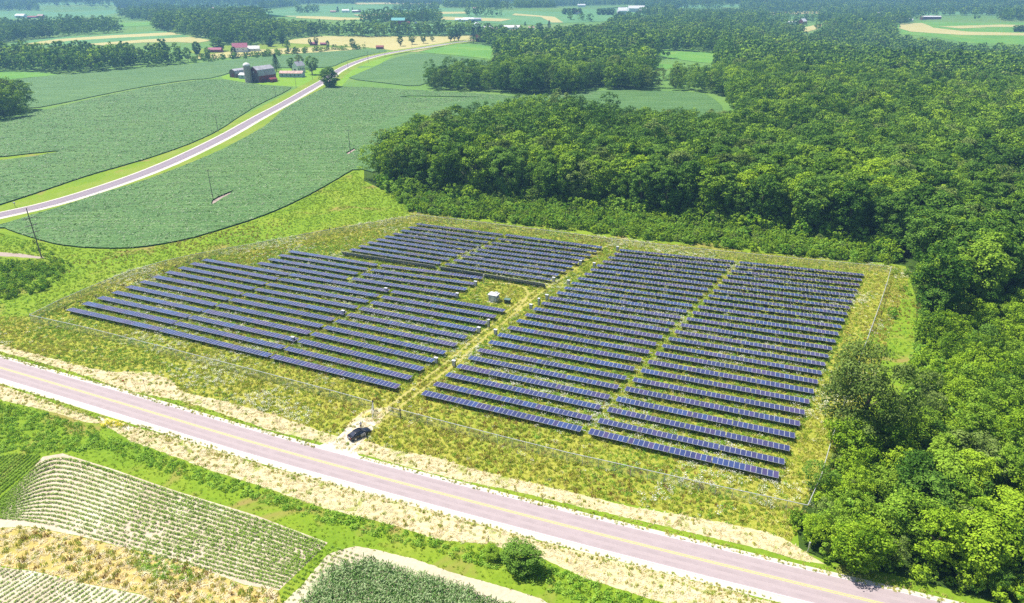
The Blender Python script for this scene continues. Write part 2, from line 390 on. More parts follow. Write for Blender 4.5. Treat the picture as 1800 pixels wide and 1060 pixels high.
drape('soybean_field', wobble(chaikin(SOYA2), .35, 32, 5), 'crop_leaf_west', .0, 14, (), .5, None, 'stuff', label='bean crop left of the far road, in front of the barn')
drape('soybean_field', wobble(chaikin(SOYA1), .2, 33, 6), 'crop_leaf_west', .0, 16, (), .5, None, 'stuff', label='bean crop behind the barn and silo')
drape('soybean_field', SOYC, 'crop_leaf_far', .0, 16, (), .55, 1, 'stuff', label='bean crop in the bend right of the far road')
drape('soybean_field', FQX, 'crop_leaf_far', .0, 16, (), .55, 1, 'stuff', label='pale bean crop enclosed by the woods')
drape('hay_field', FIELDD, 'lime_field', .3, 20, kind='stuff')
drape('bare_ground', HOLEB, 'pink_soil', .006)
drape('bare_ground', HOLEB3, 'pink_soil', .006)
far_patches = [('straw_field', STRAWE), ('yard_grass', [(389, 135), (440, 117), (480, 119), (586, 119), (610, 109), (690, 90), (700, 93), (660, 117), (612, 139), (600, 152), (568, 155), (520, 152), (430, 147), (395, 140)]),
    ('straw_field', [(325, 103), (350, 98), (420, 88.5), (500, 84), (560, 82), (640, 84.5), (600, 90), (520, 94), (440, 98), (370, 104)]),
    ('lime_field', [(-120, 122), (0, 124), (60, 127.5), (115, 131), (80, 134), (0, 141), (-120, 150)]),
    ('straw_field', [(30, 79), (100, 69), (200, 62), (300, 57), (320, 61), (220, 66), (120, 72), (60, 81)]),
    ('straw_field', [(150, 77.5), (250, 70), (335, 65), (372, 71), (345, 76), (310, 74), (250, 75), (180, 80)]),
    ('verge_grass', [(430, 78), (505, 76), (560, 79), (640, 84), (560, 83), (500, 85), (420, 89), (350, 98), (330, 90), (380, 82)]),
    ('straw_field', [(730, 85), (790, 74), (830, 68), (840, 72), (790, 78), (735, 91), (690, 93), (690, 89)])]
for k, (mt, poly) in enumerate(far_patches): drape('grassland', poly, mt, (.0012 + .0003 * k) if k == 1 else .12 + .02 * k, 22)
for k, poly in enumerate([
    [(20, 75.5), (90, 66), (200, 60), (285, 54), (300, 57), (200, 62), (100, 69), (30, 79)],
    [(70, 81), (120, 72), (220, 66), (320, 61), (335, 65), (250, 70), (150, 77.5)],
    [(0, 20), (60, 19), (100, 22), (190, 18), (235, 18), (200, 24), (180, 31), (150, 30), (100, 33), (60, 33), (-80, 37), (-80, 21)],
    [(208, 40), (270, 38), (270, 45), (210, 47)],
    [(640, 53), (760, 43), (900, 46), (880, 60), (780, 60.5), (650, 60)],
    [(450, 22), (520, 13), (600, 9), (700, 10), (820, 16), (900, 19), (980, 21), (1040, 16), (1110, 11), (1170, 20), (1120, 30), (1060, 38), (1000, 40), (940, 44), (880, 42), (780, 36), (700, 37), (600, 36), (520, 31)],
    [(1575, 45), (1620, 38), (1700, 40), (1900, 42), (1900, 80), (1700, 76), (1650, 66), (1580, 60)],
    [(1138, 95), (1160, 89), (1250, 93), (1264, 97), (1256, 112), (1230, 110), (1200, 106), (1150, 98)],
    [(1138, 111), (1182, 114), (1182, 121), (1148, 123)], [(60, 6), (200, 4), (210, 8), (70, 10)], [(300, 8), (420, 7), (430, 10), (310, 11)], [(1180, 10), (1300, 8), (1310, 12), (1190, 14)], [(1600, 22), (1760, 20), (1770, 25), (1610, 27)], [(860, 4), (960, 3), (965, 6), (865, 7)], [(1100, 28), (1160, 26), (1180, 30), (1110, 33)], [(1320, 8), (1450, 6), (1460, 9), (1330, 12)],
    [(250, 7), (330, 6), (340, 9), (260, 10)], [(500, 4), (640, 3), (650, 6), (510, 7)], [(900, 6), (1000, 4), (1010, 7), (910, 9)]]):
    drape('crop_field', poly, 'lime_field' if k in (6, 7, 8, 3) else 'pale_crop', .22 + .01 * k, 28, kind='stuff')
for poly in ([(1583, 42), (1620, 40.5), (1640, 49), (1700, 56), (1830, 59), (1830, 63), (1690, 62), (1600, 56), (1580, 50)], [(1650, 47), (1760, 43.5), (1830, 45), (1830, 48), (1740, 48), (1690, 50.5)],
             [(620, 26), (700, 22), (820, 21), (820, 24), (700, 26), (640, 30)], [(905, 24), (975, 30), (990, 40), (970, 40), (950, 30), (900, 27)], [(1405, 52), (1455, 41), (1440, 50), (1418, 57)],
             [(1340, 22), (1440, 20), (1450, 24), (1350, 26)], [(620, 5), (760, 4), (770, 7), (630, 8)], [(500, 28), (600, 31), (690, 33), (600, 36), (520, 32)], [(700, 28), (800, 30), (900, 34), (880, 38), (780, 35)]):
    drape('straw_field', poly, 'straw_field', .5, 28)

# far road (curving) and near road --------------------------------------------------
R2PX = [(-60, 391), (0, 378), (100, 356), (225, 315.5), (300, 285.5), (350, 262), (400, 237), (450, 208), (500, 182), (550, 153), (575, 139), (592, 125), (618, 112), (650, 101), (700, 91), (740, 85), (790, 77), (830, 72)]
r2 = resample([P(*p) for p in chaikin(R2PX, 2, False)], 6)
def lateral(line, px, py):
    q = P(px, py); k = min(range(len(line) - 1), key=lambda i: (line[i] - q).length); d = (line[k + 1] - line[k]).normalized(); w = q - line[k]
    return d.x * w.y - d.y * w.x
ribbon('verge', r2, -13, 12, 'verge_grass', .004)
ribbon('far_road_shoulder', r2, -5.6, 4.3, 'gravel', .010)
ribbon('far_road', r2, -3.5, 3.5, 'grey_asphalt', .016)
for w in (-2.3, -1.0, 1.0, 2.3): ribbon('tyre_track', r2, w - .32, w + .32, 'tyre_track', .022)
for w in (-3.35, 3.35): ribbon('edge_line', r2, w - .07, w + .07, 'white_paint', .026)
R1PX = [(-260, 571), (-120, 612), (0, 646), (225, 712), (450, 780), (675, 841), (900, 900), (1125, 957), (1350, 1012.5), (1545, 1060), (1800, 1122), (2100, 1195)]
r1 = resample([P(*p) for p in chaikin(R1PX, 2, False)], 3)
ribbon('road_shoulder', r1, -4.5, 3.95, 'gravel', .010)
ribbon('road', r1, -3.25, 3.3, 'pink_asphalt', .016)
for w in (-2.35, -.95, .95, 2.35): ribbon('tyre_track', r1, w - .35, w + .35, 'tyre_track_near', .021)
ribbon('centre_line', r1, -.25, -.08, 'yellow_paint', .026); ribbon('centre_line', r1, .06, .23, 'yellow_paint', .026)
for w in (-3.1, 3.12): ribbon('edge_line', r1, w - .06, w + .06, 'white_paint', .026)

# close land cover ------------------------------------------------------------------
STRAW1 = wobble([(-120, 575), (0, 606), (60, 622), (140, 643), (200, 655), (225, 653), (265, 655), (300, 668), (320, 690), (380, 702), (450, 720), (520, 742), (575, 762), (600, 768), (612, 745), (640, 722), (672, 716), (690, 718), (660, 748), (640, 775),
          (700, 793), (750, 800), (825, 822), (900, 841), (1025, 870), (1112, 892), (1225, 910), (1350, 935), (1385, 950), (1425, 978), (1452, 992), (1400, 984), (1350, 968), (1250, 945), (1150, 921), (1025, 892), (900, 862), (800, 842), (675, 810), (640, 799), (590, 790), (560, 776), (470, 755), (420, 737), (330, 707), (250, 692), (200, 680), (170, 667), (100, 645), (0, 617), (-120, 590)], 1.6, 3)
STRAW2 = wobble([(-80, 660), (0, 677), (75, 702), (150, 730), (198, 745), (212, 747), (250, 754), (330, 776), (450, 815), (600, 855), (750, 893), (875, 928), (950, 952), (1100, 990), (1250, 1030), (1360, 1060), (1500, 1096), (1400, 1120), (1290, 1085), (1150, 1055), (1025, 1015), (950, 980), (850, 955), (775, 950), (700, 925), (575, 895), (450, 852), (380, 830), (300, 800), (230, 775), (180, 745), (150, 742), (75, 720), (0, 702), (-80, 688)], 1.8, 4)
MEADOW = [(-100, 560), (48, 556), (100, 529), (225, 477), (350, 444), (450, 427), (590, 401), (735, 376), (900, 396), (1100, 421), (1350, 447), (1575, 468), (1600, 480), (1560, 600), (1500, 780), (1420, 900), (1385, 960), (1350, 935), (1225, 910), (1025, 870), (900, 841), (700, 793), (640, 775), (575, 762), (450, 720), (320, 690), (265, 655), (200, 655), (140, 643), (60, 622), (0, 606), (-100, 580)]
BEANROWS = [(-20, 900), (20, 860), (50, 832), (75, 803), (110, 797), (200, 825), (300, 860), (450, 906), (576, 954), (540, 990), (490, 1038), (430, 1028), (330, 990), (230, 965), (140, 942), (50, 925), (-20, 929)]
GOLD = wobble([(-60, 925), (0, 930), (50, 926), (140, 943), (230, 966), (330, 991), (430, 1029), (488, 1038), (500, 1080), (300, 1075), (255, 1046), (150, 1025), (60, 1003), (0, 995), (-60, 990)], 1.5, 5)
PALE = wobble([(575, 975), (600, 966), (625, 960), (660, 966), (730, 983), (800, 1008), (880, 1030), (950, 1052), (1000, 1080), (500, 1200), (480, 1075), (530, 1030)], 1.2, 6)
LOWROWS = [(-80, 985), (0, 997), (60, 1004), (150, 1026), (255, 1047), (300, 1070), (200, 1150), (-80, 1150)]
WOOD1 = [(640, 318), (690, 333), (750, 340), (830, 345), (900, 350), (1000, 362), (1100, 372), (1200, 386), (1300, 398), (1400, 408), (1500, 425), (1592, 455), (1622, 520), (1612, 600), (1615, 660), (1560, 740), (1462, 800), (1425, 850), (1392, 915), (1400, 975), (1450, 992), (1540, 1010), (1650, 1040), (1800, 1085), (2400, 1240), (2400, 100), (1850, 300), (1300, 215), (1288, 230), (1260, 232), (1150, 225), (1000, 218), (850, 218), (760, 232), (690, 265), (640, 300)]
drape('meadow_ground', MEADOW, 'meadow', .004)
drape('mown_verge', STRAW1, 'mown_straw', .009); drape('mown_verge', STRAW2, 'mown_straw', .009)
drape('gravel_path', wobble([(556, 785), (590, 773), (612, 750), (640, 735), (662, 742), (652, 760), (634, 778), (625, 790), (634, 806), (610, 800), (575, 790)], 1.0, 8), 'gravel', .014)
drape('gravel_path', wobble([(200, 738), (240, 752), (228, 757), (180, 742), (172, 732)], .8, 8), 'gravel', .013)
drape('gravel_path', wobble([(-60, 440), (0, 443), (40, 446), (62, 450), (78, 452), (74, 455), (60, 454), (20, 451), (-60, 449)], .8, 9), 'pink_soil', .008)
drape('field_soil', BEANROWS, 'bare_soil', .006); drape('golden_grass', GOLD, 'golden_grass', .008, kind='stuff'); drape('pale_soil', PALE, 'pale_soil', .006)
drape('field_soil', LOWROWS, 'bare_soil', .005)
def wl_(pts, it=2, step=3): return resample([P(*p) for p in chaikin(pts, it, False)], step)
TRACK = [(600, 790), (628, 765), (655, 744), (690, 716), (770, 655), (850, 588), (930, 522), (1000, 474), (1060, 431)]
trk = wl_(TRACK)
for w in (-1.2, .9): ribbon('wheel_track', trk, w - .34, w + .34, 'track_grass', .012)
trk2 = wl_([(905, 545), (930, 520), (925, 506), (895, 498), (860, 497)]); ribbon('wheel_track', trk2, -.4, .4, 'track_grass', .013)
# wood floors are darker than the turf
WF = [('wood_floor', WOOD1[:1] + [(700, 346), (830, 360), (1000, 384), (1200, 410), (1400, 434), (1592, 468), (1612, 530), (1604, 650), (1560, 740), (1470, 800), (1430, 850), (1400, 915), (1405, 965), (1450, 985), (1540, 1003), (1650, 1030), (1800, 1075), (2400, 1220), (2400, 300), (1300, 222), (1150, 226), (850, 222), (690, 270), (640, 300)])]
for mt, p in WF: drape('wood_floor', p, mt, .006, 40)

# ------------------------------------------------------------------ plants: prototype meshes
rng = np.random.default_rng(7)
def unit(v): return v / np.linalg.norm(v, axis=1, keepdims=True)
def leafquads(c, nrm, size, g):
    """one bent-free quad per centre, facing nrm"""
    n = len(c); a = unit(g.normal(size=(n, 3))); u = unit(np.cross(nrm, a)); w = np.cross(nrm, u)
    s = (size * g.uniform(.6, 1.25, n))[:, None]; e = g.uniform(.55, .9, n)[:, None]
    V = np.stack([c - u * s * .5, c - w * s * .5 * e, c + u * s * .5, c + w * s * .5 * e], 1).reshape(-1, 3)
    return V, np.arange(4 * n).reshape(-1, 4)
def crown(seed, nc, per, leaf, rad=.30, z0=.22, z1=1.0, kind='round', core=True):
    g = np.random.default_rng(seed); hz = (z1 - z0) / 2; cz = (z1 + z0) / 2
    C = []; Rr = []
    lob = g.uniform(0, 6.28, 3)
    for i in range(nc):
        if kind == 'spruce':
            t = (i + g.uniform()) / nc; a = i * 2.4; zz = z0 + (z1 - z0) * t; rr = rad * (1 - t) ** .85 * g.uniform(.55, 1.0)
            C.append((rr * math.cos(a), rr * math.sin(a), zz)); Rr.append(.05 + .07 * (1 - t)); continue
        zz = g.uniform(-1, 1); a = g.uniform(0, 6.28); rr = (1 - abs(zz) ** 2.4) ** .5 * (1 if zz > -.3 else .9)
        d = np.array([math.cos(a) * rr, math.sin(a) * rr, zz])
        q = g.uniform(.35, 1.05) ** .5
        a = math.atan2(d[1], d[0]); k = 1 + (.2 * math.sin(2 * a + lob[0]) + .17 * math.sin(3 * a + lob[1] + 2 * zz) + .1 * math.sin(5 * zz + lob[2])) * (1.0 if rad < .4 else 1.2)
        C.append((d[0] * rad * q * k * .82, d[1] * rad * q * k * .82, cz + d[2] * hz * (.9 if d[2] > 0 else .95))); Rr.append(g.uniform(.14, .31) * rad)
    C = np.array(C); Rr = np.array(Rr)
    idx = np.repeat(np.arange(nc), per); n = len(idx)
    d = unit(g.normal(size=(n, 3))); d[:, 2] = np.where(d[:, 2] < -.5, -d[:, 2], d[:, 2])
    p = C[idx] + d * Rr[idx][:, None] * (g.uniform(.72, 1.08, n)[:, None]) * np.array([1, 1, .8])
    nr = unit(d + np.array([0, 0, .35]) + g.normal(size=(n, 3)) * .38)
    return leafquads(p, nr, leaf, g)
def trunk_mb(h=1.0, r=.018, seed=0, limbs=5, top=.62):
    g = random.Random(seed); b = MB(); p = Vector((0, 0, -.02)); q = Vector((g.uniform(-.02, .02), g.uniform(-.02, .02), top * .5)); s = Vector((g.uniform(-.03, .03), g.uniform(-.03, .03), top))
    b.tube(p, q, r * 1.3, r, 7); b.tube(q, s, r, r * .5, 7)
    for k in range(limbs):
        a = k * 2.4 + g.uniform(-.4, .4); z = top * g.uniform(.42, .85); o = q.lerp(s, (z - top * .5) / (top * .5)) if z > top * .5 else p.lerp(q, z / (top * .5))
        e = o + Vector((math.cos(a) * .17, math.sin(a) * .17, g.uniform(.1, .2))); b.tube(o, e, r * .45, r * .14, 5)
    return b
def mesh_of(mb, mats):
    me = bpy.data.meshes.new('trunk'); me.from_pydata(mb.v, [], mb.f)
    for m_ in mats: me.materials.append(MATS[m_])
    return me
LEAFM = ['leaf_dark', 'leaf_mid', 'leaf_lime', 'leaf_olive']
NEAR = {}
for k in range(6):
    V, Fc = crown(100 + k, 95, 72, .028, (.24, .31, .27, .33, .22, .29)[k], .14 + .04 * (k % 2)); NEAR['wood%d' % k] = (V, Fc)
for k in range(3):
    V, Fc = crown(140 + k, 120, 75, .040, .46, .04, 1.0); NEAR['shrub%d' % k] = (V, Fc)
for k in range(2):
    V, Fc = crown(150 + k, 130, 150, .022, .46, .04, 1.0); NEAR['broad%d' % k] = (V, Fc)
V, Fc = crown(160, 90, 70, .02, .24, .06, 1.0, 'spruce'); NEAR['spruce0'] = (V, Fc)
V, Fc = crown(161, 110, 110, .034, .36, .02, 1.0); NEAR['dense0'] = (V, Fc)
CROWN = {}
def crown_me(kind, mat):
    if (kind, mat) not in CROWN: CROWN[(kind, mat)] = npmesh('crown', *NEAR[kind], [mat])
    return CROWN[(kind, mat)]
TRUNKS = [mesh_of(trunk_mb(seed=s), ['bark']) for s in range(4)]
STRUNK = mesh_of(trunk_mb(seed=9, r=.012, top=.5, limbs=6), ['bark'])
def tree(x, y, h, kind, mat, label, cat='tree', group=None, name='broadleaf_tree', rz=None, wide=1.0, z=None):
    rz = random.uniform(0, 6.28) if rz is None else rz
    o = empty(name, (x, y, float(hgt(x, y)) if z is None else z), rz); o.scale = (h * wide, h * wide, h); tag(o, label, cat, group)
    link('crown', crown_me(kind, mat), o)
    link('trunk', STRUNK if kind.startswith('shrub') else TRUNKS[int(abs(x * 7 + y)) % 4], o)
    return o

def scatter(name, pts, protos, scl, rot, var, label, kind='stuff'):
    """ONE object whose points carry copies of small meshes (for what nobody could count)"""
    pc = bpy.data.collections.new(name + '_kinds')
    for k, me in enumerate(protos):
        o = bpy.data.objects.new('kind_%02d' % k, me); pc.objects.link(o)
    me = bpy.data.meshes.new(name); me.vertices.add(len(pts)); me.vertices.foreach_set('co', np.asarray(pts, np.float32).ravel())
    for nm, ty, arr in (('scl', 'FLOAT', scl), ('rotz', 'FLOAT', rot), ('var', 'INT', var)):
        at = me.attributes.new(nm, ty, 'POINT'); at.data.foreach_set('value', np.asarray(arr, np.int32 if ty == 'INT' else np.float32))
    ob = link(name, me); tag(ob, label=label, kind=kind)
    ng = bpy.data.node_groups.new(name, 'GeometryNodeTree')
    ng.interface.new_socket('Geometry', in_out='INPUT', socket_type='NodeSocketGeometry'); ng.interface.new_socket('Geometry', in_out='OUTPUT', socket_type='NodeSocketGeometry')
    n = ng.nodes; l = ng.links; gi = n.new('NodeGroupInput'); go = n.new('NodeGroupOutput'); ip = n.new('GeometryNodeInstanceOnPoints'); ci = n.new('GeometryNodeCollectionInfo')
    ci.inputs['Collection'].default_value = pc; ci.inputs['Separate Children'].default_value = True; ci.inputs['Reset Children'].default_value = True
    def attr(nm, ty):
        a = n.new('GeometryNodeInputNamedAttribute'); a.data_type = ty; a.inputs['Name'].default_value = nm; return [s for s in a.outputs if s.enabled and s.name == 'Attribute'][0]
    cx = n.new('ShaderNodeCombineXYZ'); l.new(attr('rotz', 'FLOAT'), cx.inputs[2])
    er = n.new('FunctionNodeEulerToRotation'); l.new(cx.outputs[0], er.inputs[0])
    l.new(gi.outputs[0], ip.inputs['Points']); l.new(ci.outputs[0], ip.inputs['Instance']); ip.inputs['Pick Instance'].default_value = True
    l.new(attr('var', 'INT'), ip.inputs['Instance Index']); l.new(er.outputs[0], ip.inputs['Rotation'])
    l.new(attr('scl', 'FLOAT'), ip.inputs['Scale']); l.new(ip.outputs[0], go.inputs[0])
    md = ob.modifiers.new('plants', 'NODES'); md.node_group = ng
    return ob

# ------------------------------------------------------------------ woods
W2 = [(755, 158), (757, 147), (800, 141), (868, 132), (872, 108), (876, 86), (845, 80), (850, 72), (880, 66), (960, 72), (1000, 50), (1040, 42), (1100, 36), (1200, 40), (1300, 48), (1420, 55), (1500, 45), (1575, 55), (1600, 66), (1660, 72), (1720, 82), (1950, 84), (1950, 320), (1300, 222), (1288, 200), (1290, 190), (1282, 184), (1262, 167), (1200, 159), (1062, 158), (1040, 158), (1000, 167), (900, 165), (850, 161)]
W3 = [(-160, 128), (0, 126), (60, 128), (115, 130), (160, 127), (230, 121), (325, 112.5), (330, 107), (290, 104), (200, 106), (100, 108), (0, 109), (-160, 110)]
W4 = [(-160, 84), (0, 79), (30, 74), (60, 70), (130, 63), (215, 57), (212, 50), (130, 46), (50, 48), (-160, 56)]
W5 = [(268, 53), (300, 60), (365, 70), (380, 79), (430, 80), (500, 77), (505, 67), (560, 64), (640, 50), (640, 42), (560, 34), (470, 27), (430, 23), (380, 21), (280, 20), (200, 28), (180, 34), (270, 38)]
W6 = [(-160, 2), (450, 1), (450, 11), (330, 14), (200, 17), (100, 19), (-160, 19)]
W7 = [(450, 1), (1110, 0), (1110, 9), (980, 12), (900, 8), (700, 8), (600, 7), (450, 9)]
W8 = [(1110, 0), (1950, 0), (1950, 39), (1650, 36), (1580, 44), (1500, 42), (1420, 40), (1300, 46), (1200, 38), (1120, 27), (1170, 18), (1110, 10)]
W9 = [(585, 63.5), (640, 65), (760, 64), (832, 62), (870, 70), (850, 74), (830, 58), (760, 59), (640, 61), (585, 60)]
W10 = [(636, 44), (700, 43), (775, 40), (775, 31), (720, 32), (636, 37)]
W11 = [(-120, 214), (0, 212), (40, 206), (50, 200), (44, 190), (0, 186), (-120, 188)]
KEEPOUT = [[(60, 6), (200, 4), (210, 8), (70, 10)], [(300, 8), (420, 7), (430, 10), (310, 11)], [(1180, 10), (1300, 8), (1310, 12), (1190, 14)], [(1600, 22), (1760, 20), (1770, 25), (1610, 27)], [(860, 4), (960, 3), (965, 6), (865, 7)], [(1340, 22), (1440, 20), (1450, 24), (1350, 26)], [(620, 5), (760, 4), (770, 7), (630, 8)], SOYB, SOYA1, SOYA2, FIELDD, FIELDQ, STRAWE,
    [(1138, 95), (1160, 89), (1250, 93), (1264, 97), (1256, 112), (1230, 110), (1200, 106), (1150, 98)], [(1138, 111), (1182, 114), (1182, 121), (1148, 123)],
    [(1575, 45), (1620, 38), (1700, 40), (1900, 42), (1900, 76), (1700, 73), (1650, 64), (1580, 58)], [(30, 79), (100, 69), (200, 60), (285, 54), (372, 71), (345, 76), (300, 74), (180, 78)],
    [(208, 40), (270, 38), (270, 46), (210, 47)], [(1025, 160), (1060, 150), (1062, 158)], [(1245, 166), (1262, 168), (1284, 188), (1270, 190)], [(1405, 52), (1455, 41), (1440, 50), (1418, 57)],
    [(450, 22), (520, 13), (600, 9), (700, 10), (820, 16), (900, 19), (980, 21), (1040, 16), (1090, 14), (1060, 38), (1000, 40), (940, 44), (880, 42), (780, 36), (700, 37), (600, 36), (520, 31)],
    [(-80, 21), (60, 19), (100, 22), (190, 18), (235, 18), (200, 24), (150, 30), (60, 31), (-80, 36)]]
def gridpts(x0, x1, y0, y1, s, g, jit=.42):
    X, Y = np.meshgrid(np.arange(x0, x1, s), np.arange(y0, y1, s)); X = X + (np.arange(X.shape[0]) % 2)[:, None] * s * .5
    return X.ravel() + g.uniform(-jit, jit, X.size) * s, Y.ravel() + g.uniform(-jit, jit, X.size) * s
def lowf(x, y, s, ph=0):
    return .5 + .25 * (np.sin(x / s + 1.3 + ph) * np.cos(y / s * 1.3 + 2.1 * ph) + np.sin((x + y) / s * .61 + 4 + ph) + .6 * np.sin((x - 1.4 * y) / s * 1.9 + ph) * .7)
def in_any(x, y, polys, frac=None, h=None, drop=KEEPOUT):
    z = hgt(x, y); a, b = pix(x, y, z); k = np.zeros(len(x), bool)
    for p in polys: k |= inpoly(a, b, p)
    for f in (0, .5, .85, 1.15):
        a, b = pix(x, y, z + h * f)
        for q in drop: k &= ~inpoly(a, b, q)
    return k
g = np.random.default_rng(11)
TX, TY, TH = [], [], []
for (s, r0, r1, xl, xr) in ((5.1, 0, 330, -260, 420), (6.6, 330, 700, -620, 800), (9.5, 700, 1300, -1200, 1400), (13, 1300, 3300, -2700, 2900)):
    x, y = gridpts(xl, xr, 60, r1, s, g); r = np.hypot(x, y)
    z = hgt(x, y); a, b = pix(x, y, z)
    k = (r >= r0) & (r < r1) & (b < 1250) & (a > -160) & (a < 2300); x, y, a, b = x[k], y[k], a[k], b[k]
    h = g.uniform(10.5, 19, len(x)) + 3.5 * lowf(x, y, 40)
    low = inpoly(a, b, [(1340, 640), (1560, 600), (1800, 520), (2400, 600), (2400, 1300), (1340, 1300)])
    h = np.where(low, g.uniform(6, 9.5, len(x)) + 3.0 * lowf(x, y, 20), h)
    front = inpoly(a, b, [(1390, 880), (1480, 800), (1540, 860), (1600, 1000), (1700, 1030), (2400, 1200), (2400, 1300), (1300, 1100)])
    h = np.where(front, g.uniform(4.5, 7.5, len(x)), h)
    edge = inpoly(a, b, [(690, 340), (900, 362), (1200, 400), (1575, 460), (1575, 440), (1200, 385), (900, 350), (690, 330)])
    h = np.where(edge, h * .72, h)
    k = in_any(x, y, [WOOD1, W2, W5, W6, W7, W8], h=h) | in_any(x, y, [W3, W4, W9, W10, W11, [(455, 14), (520, 10), (522, 12), (457, 17)], [(780, 12), (900, 15), (902, 17), (780, 14)], [(690, 18), (770, 16), (772, 18), (690, 20)], [(820, 27), (880, 28), (880, 29.5), (820, 28.8)], [(1000, 33), (1040, 36), (1040, 38), (1000, 35)], [(520, 22), (560, 20), (562, 22), (522, 24)], [(905, 13), (980, 12), (980, 14), (905, 15)]], h=h, drop=())
    TX.append(x[k]); TY.append(y[k]); TH.append(h[k])
TX = np.concatenate(TX); TY = np.concatenate(TY); TH = np.concatenate(TH); TZ = hgt(TX, TY); TR = np.hypot(TX, TY)
# colour class of each tree
u_ = g.uniform(size=len(TX)); lf = lowf(TX, TY, 55, 2); A_, B_ = pix(TX, TY, TZ)
pl = .13 + .32 * (lf - .5); pl = np.where((B_ > 560), pl + .30, pl)
TC = np.where(u_ < pl, 2, np.where(u_ < pl + .34, 1, np.where(u_ < pl + .42, 3, 0)))
# the 300 that show largest stand as things of their own
fc = (A_ > -20) & (A_ < 1820) & (B_ < 1140) & (B_ > 200)
a2, b2 = pix(TX, TY, TZ + TH); fc &= (b2 < 1060)
sizepx = (B_ - b2) * fc
BIG = np.argsort(-sizepx)[:268]
big = np.zeros(len(TX), bool); big[BIG] = True
ORD = ['first', 'second', 'third', 'fourth', 'fifth', 'sixth', 'seventh', 'eighth', 'ninth', 'tenth', 'eleventh', 'twelfth', 'thirteenth', 'fourteenth', 'fifteenth', 'sixteenth', 'seventeenth', 'eighteenth', 'nineteenth', 'twentieth',
       'twenty-first', 'twenty-second', 'twenty-third', 'twenty-fourth', 'twenty-fifth', 'twenty-sixth', 'twenty-seventh', 'twenty-eighth', 'twenty-ninth', 'thirtieth'] + ['thirty-' + s for s in ('first', 'second', 'third', 'fourth', 'fifth', 'sixth', 'seventh', 'eighth', 'ninth')]
CN = ['dark green', 'mid green', 'bright yellow-green', 'dull olive']
rows = {}
for i in BIG: rows.setdefault(int(b2[i] // 26), []).append(i)
keys = sorted(rows, reverse=True)
for rk, key in enumerate(keys):
    ii = sorted(rows[key], key=lambda i: A_[i])
    for k, i in enumerate(ii):
        c = int(TC[i]); lowz = TH[i] < 10
        where = ('in the wood tier nearest the road' if rk == 0 else ('in the %s wood tier from the road' % ORD[min(rk, 29)]))
        if k < len(ii) / 2: side_ = ORD[k] + ' from the left'
        else: side_ = ORD[len(ii) - 1 - k] + ' from the right'
        lab = '%s %s, %s %s' % (CN[c], 'treelet' if lowz else 'tree', side_, where)
        tree(TX[i], TY[i], TH[i], ('shrub%d' % (i % 3)) if lowz else 'wood%d' % (i % 6), LEAFM[c], lab, 'tree', 'trees of the big wood', 'woodland_tree', wide=(1.15 if lowz else 1.15) if TR[i] < 350 else 1.12)
def lod(name, seed, nc, per, leaf, mats, k=4):
    out = []
    for m_ in mats:
        for j in range(k):
            V, Fc = crown(seed + j, nc, per, leaf, .36 + .02 * (j % 3), .12); out.append(npmesh(name, V, Fc, [m_]))
    return out
MID = lod('wood_mid', 200, 52, 42, .038, LEAFM); FAR = lod('wood_far', 300, 20, 16, .10, LEAFM)
for nm, lo, hi, pr, lab in (('woodland', 0, 640, MID, 'mass of broadleaf treetops of the wood behind the solar field'), ('far_woodland', 640, 9000, FAR, 'far woods on the hills and valleys, fading to blue')):
    k = (~big) & (TR >= lo) & (TR < hi)
    scatter(nm, np.c_[TX[k], TY[k], TZ[k]], pr, TH[k] * g.uniform(.9, 1.15, k.sum()), g.uniform(0, 6.28, k.sum()), TC[k] * 4 + g.integers(0, 4, k.sum()), lab)
print('trees', len(TX), big.sum(), keys, [len(rows[k_]) for k_ in keys])
def height_to(p, ytop):
    """height above p whose top is seen at photo row ytop"""
    lo, hi = 0.0, 80.0
    for _ in range(30):
        m_ = (lo + hi) / 2
        if pix(p.x, p.y, p.z + m_)[1] > ytop: lo = m_
        else: hi = m_
    return lo
# single trees ----------------------------------------------------------------------
def tpx(px, py, top, kind, mat, label, wide=1.0, name='broadleaf_tree', cat='tree', group=None):
    p = P(px, py); return tree(p.x, p.y, height_to(p, top), kind, mat, label, cat, group, name, z=p.z, wide=wide)
tpx(486.5, 126, 95, 'spruce0', 'needle', 'tall dark spruce between the red barn and the farmhouse', 1.15, 'spruce_tree')
tpx(514, 125, 101, 'wood1', 'leaf_mid', 'green tree at the left of the white farmhouse', 1.15)
tpx(527, 122, 96, 'wood3', 'leaf_olive', 'greyish tree behind the white farmhouse', 1.1)
tpx(549, 131, 98, 'wood2', 'leaf_mid', 'round green shade tree on the farmyard lawn', 1.35)
tpx(580, 153, 118, 'dense0', 'leaf_dark', 'dark dense tree on its own beside the far road', 1.6)
tpx(507, 94, 69, 'wood4', 'leaf_mid', 'tallest tree of the hedgerow above the barn', .9)
tpx(577, 88, 71, 'wood5', 'leaf_mid', 'small tree in the middle of the hedgerow', .9)
tpx(620, 87, 67, 'wood0', 'leaf_dark', 'round tree at the right end of the hedgerow', 1.15)
tpx(545, 80, 68, 'wood1', 'leaf_dark', 'dark tree left of the small red sheds', 1.0); tpx(556, 80, 65, 'wood2', 'leaf_olive', 'pale tree beside the small red sheds', 1.1)
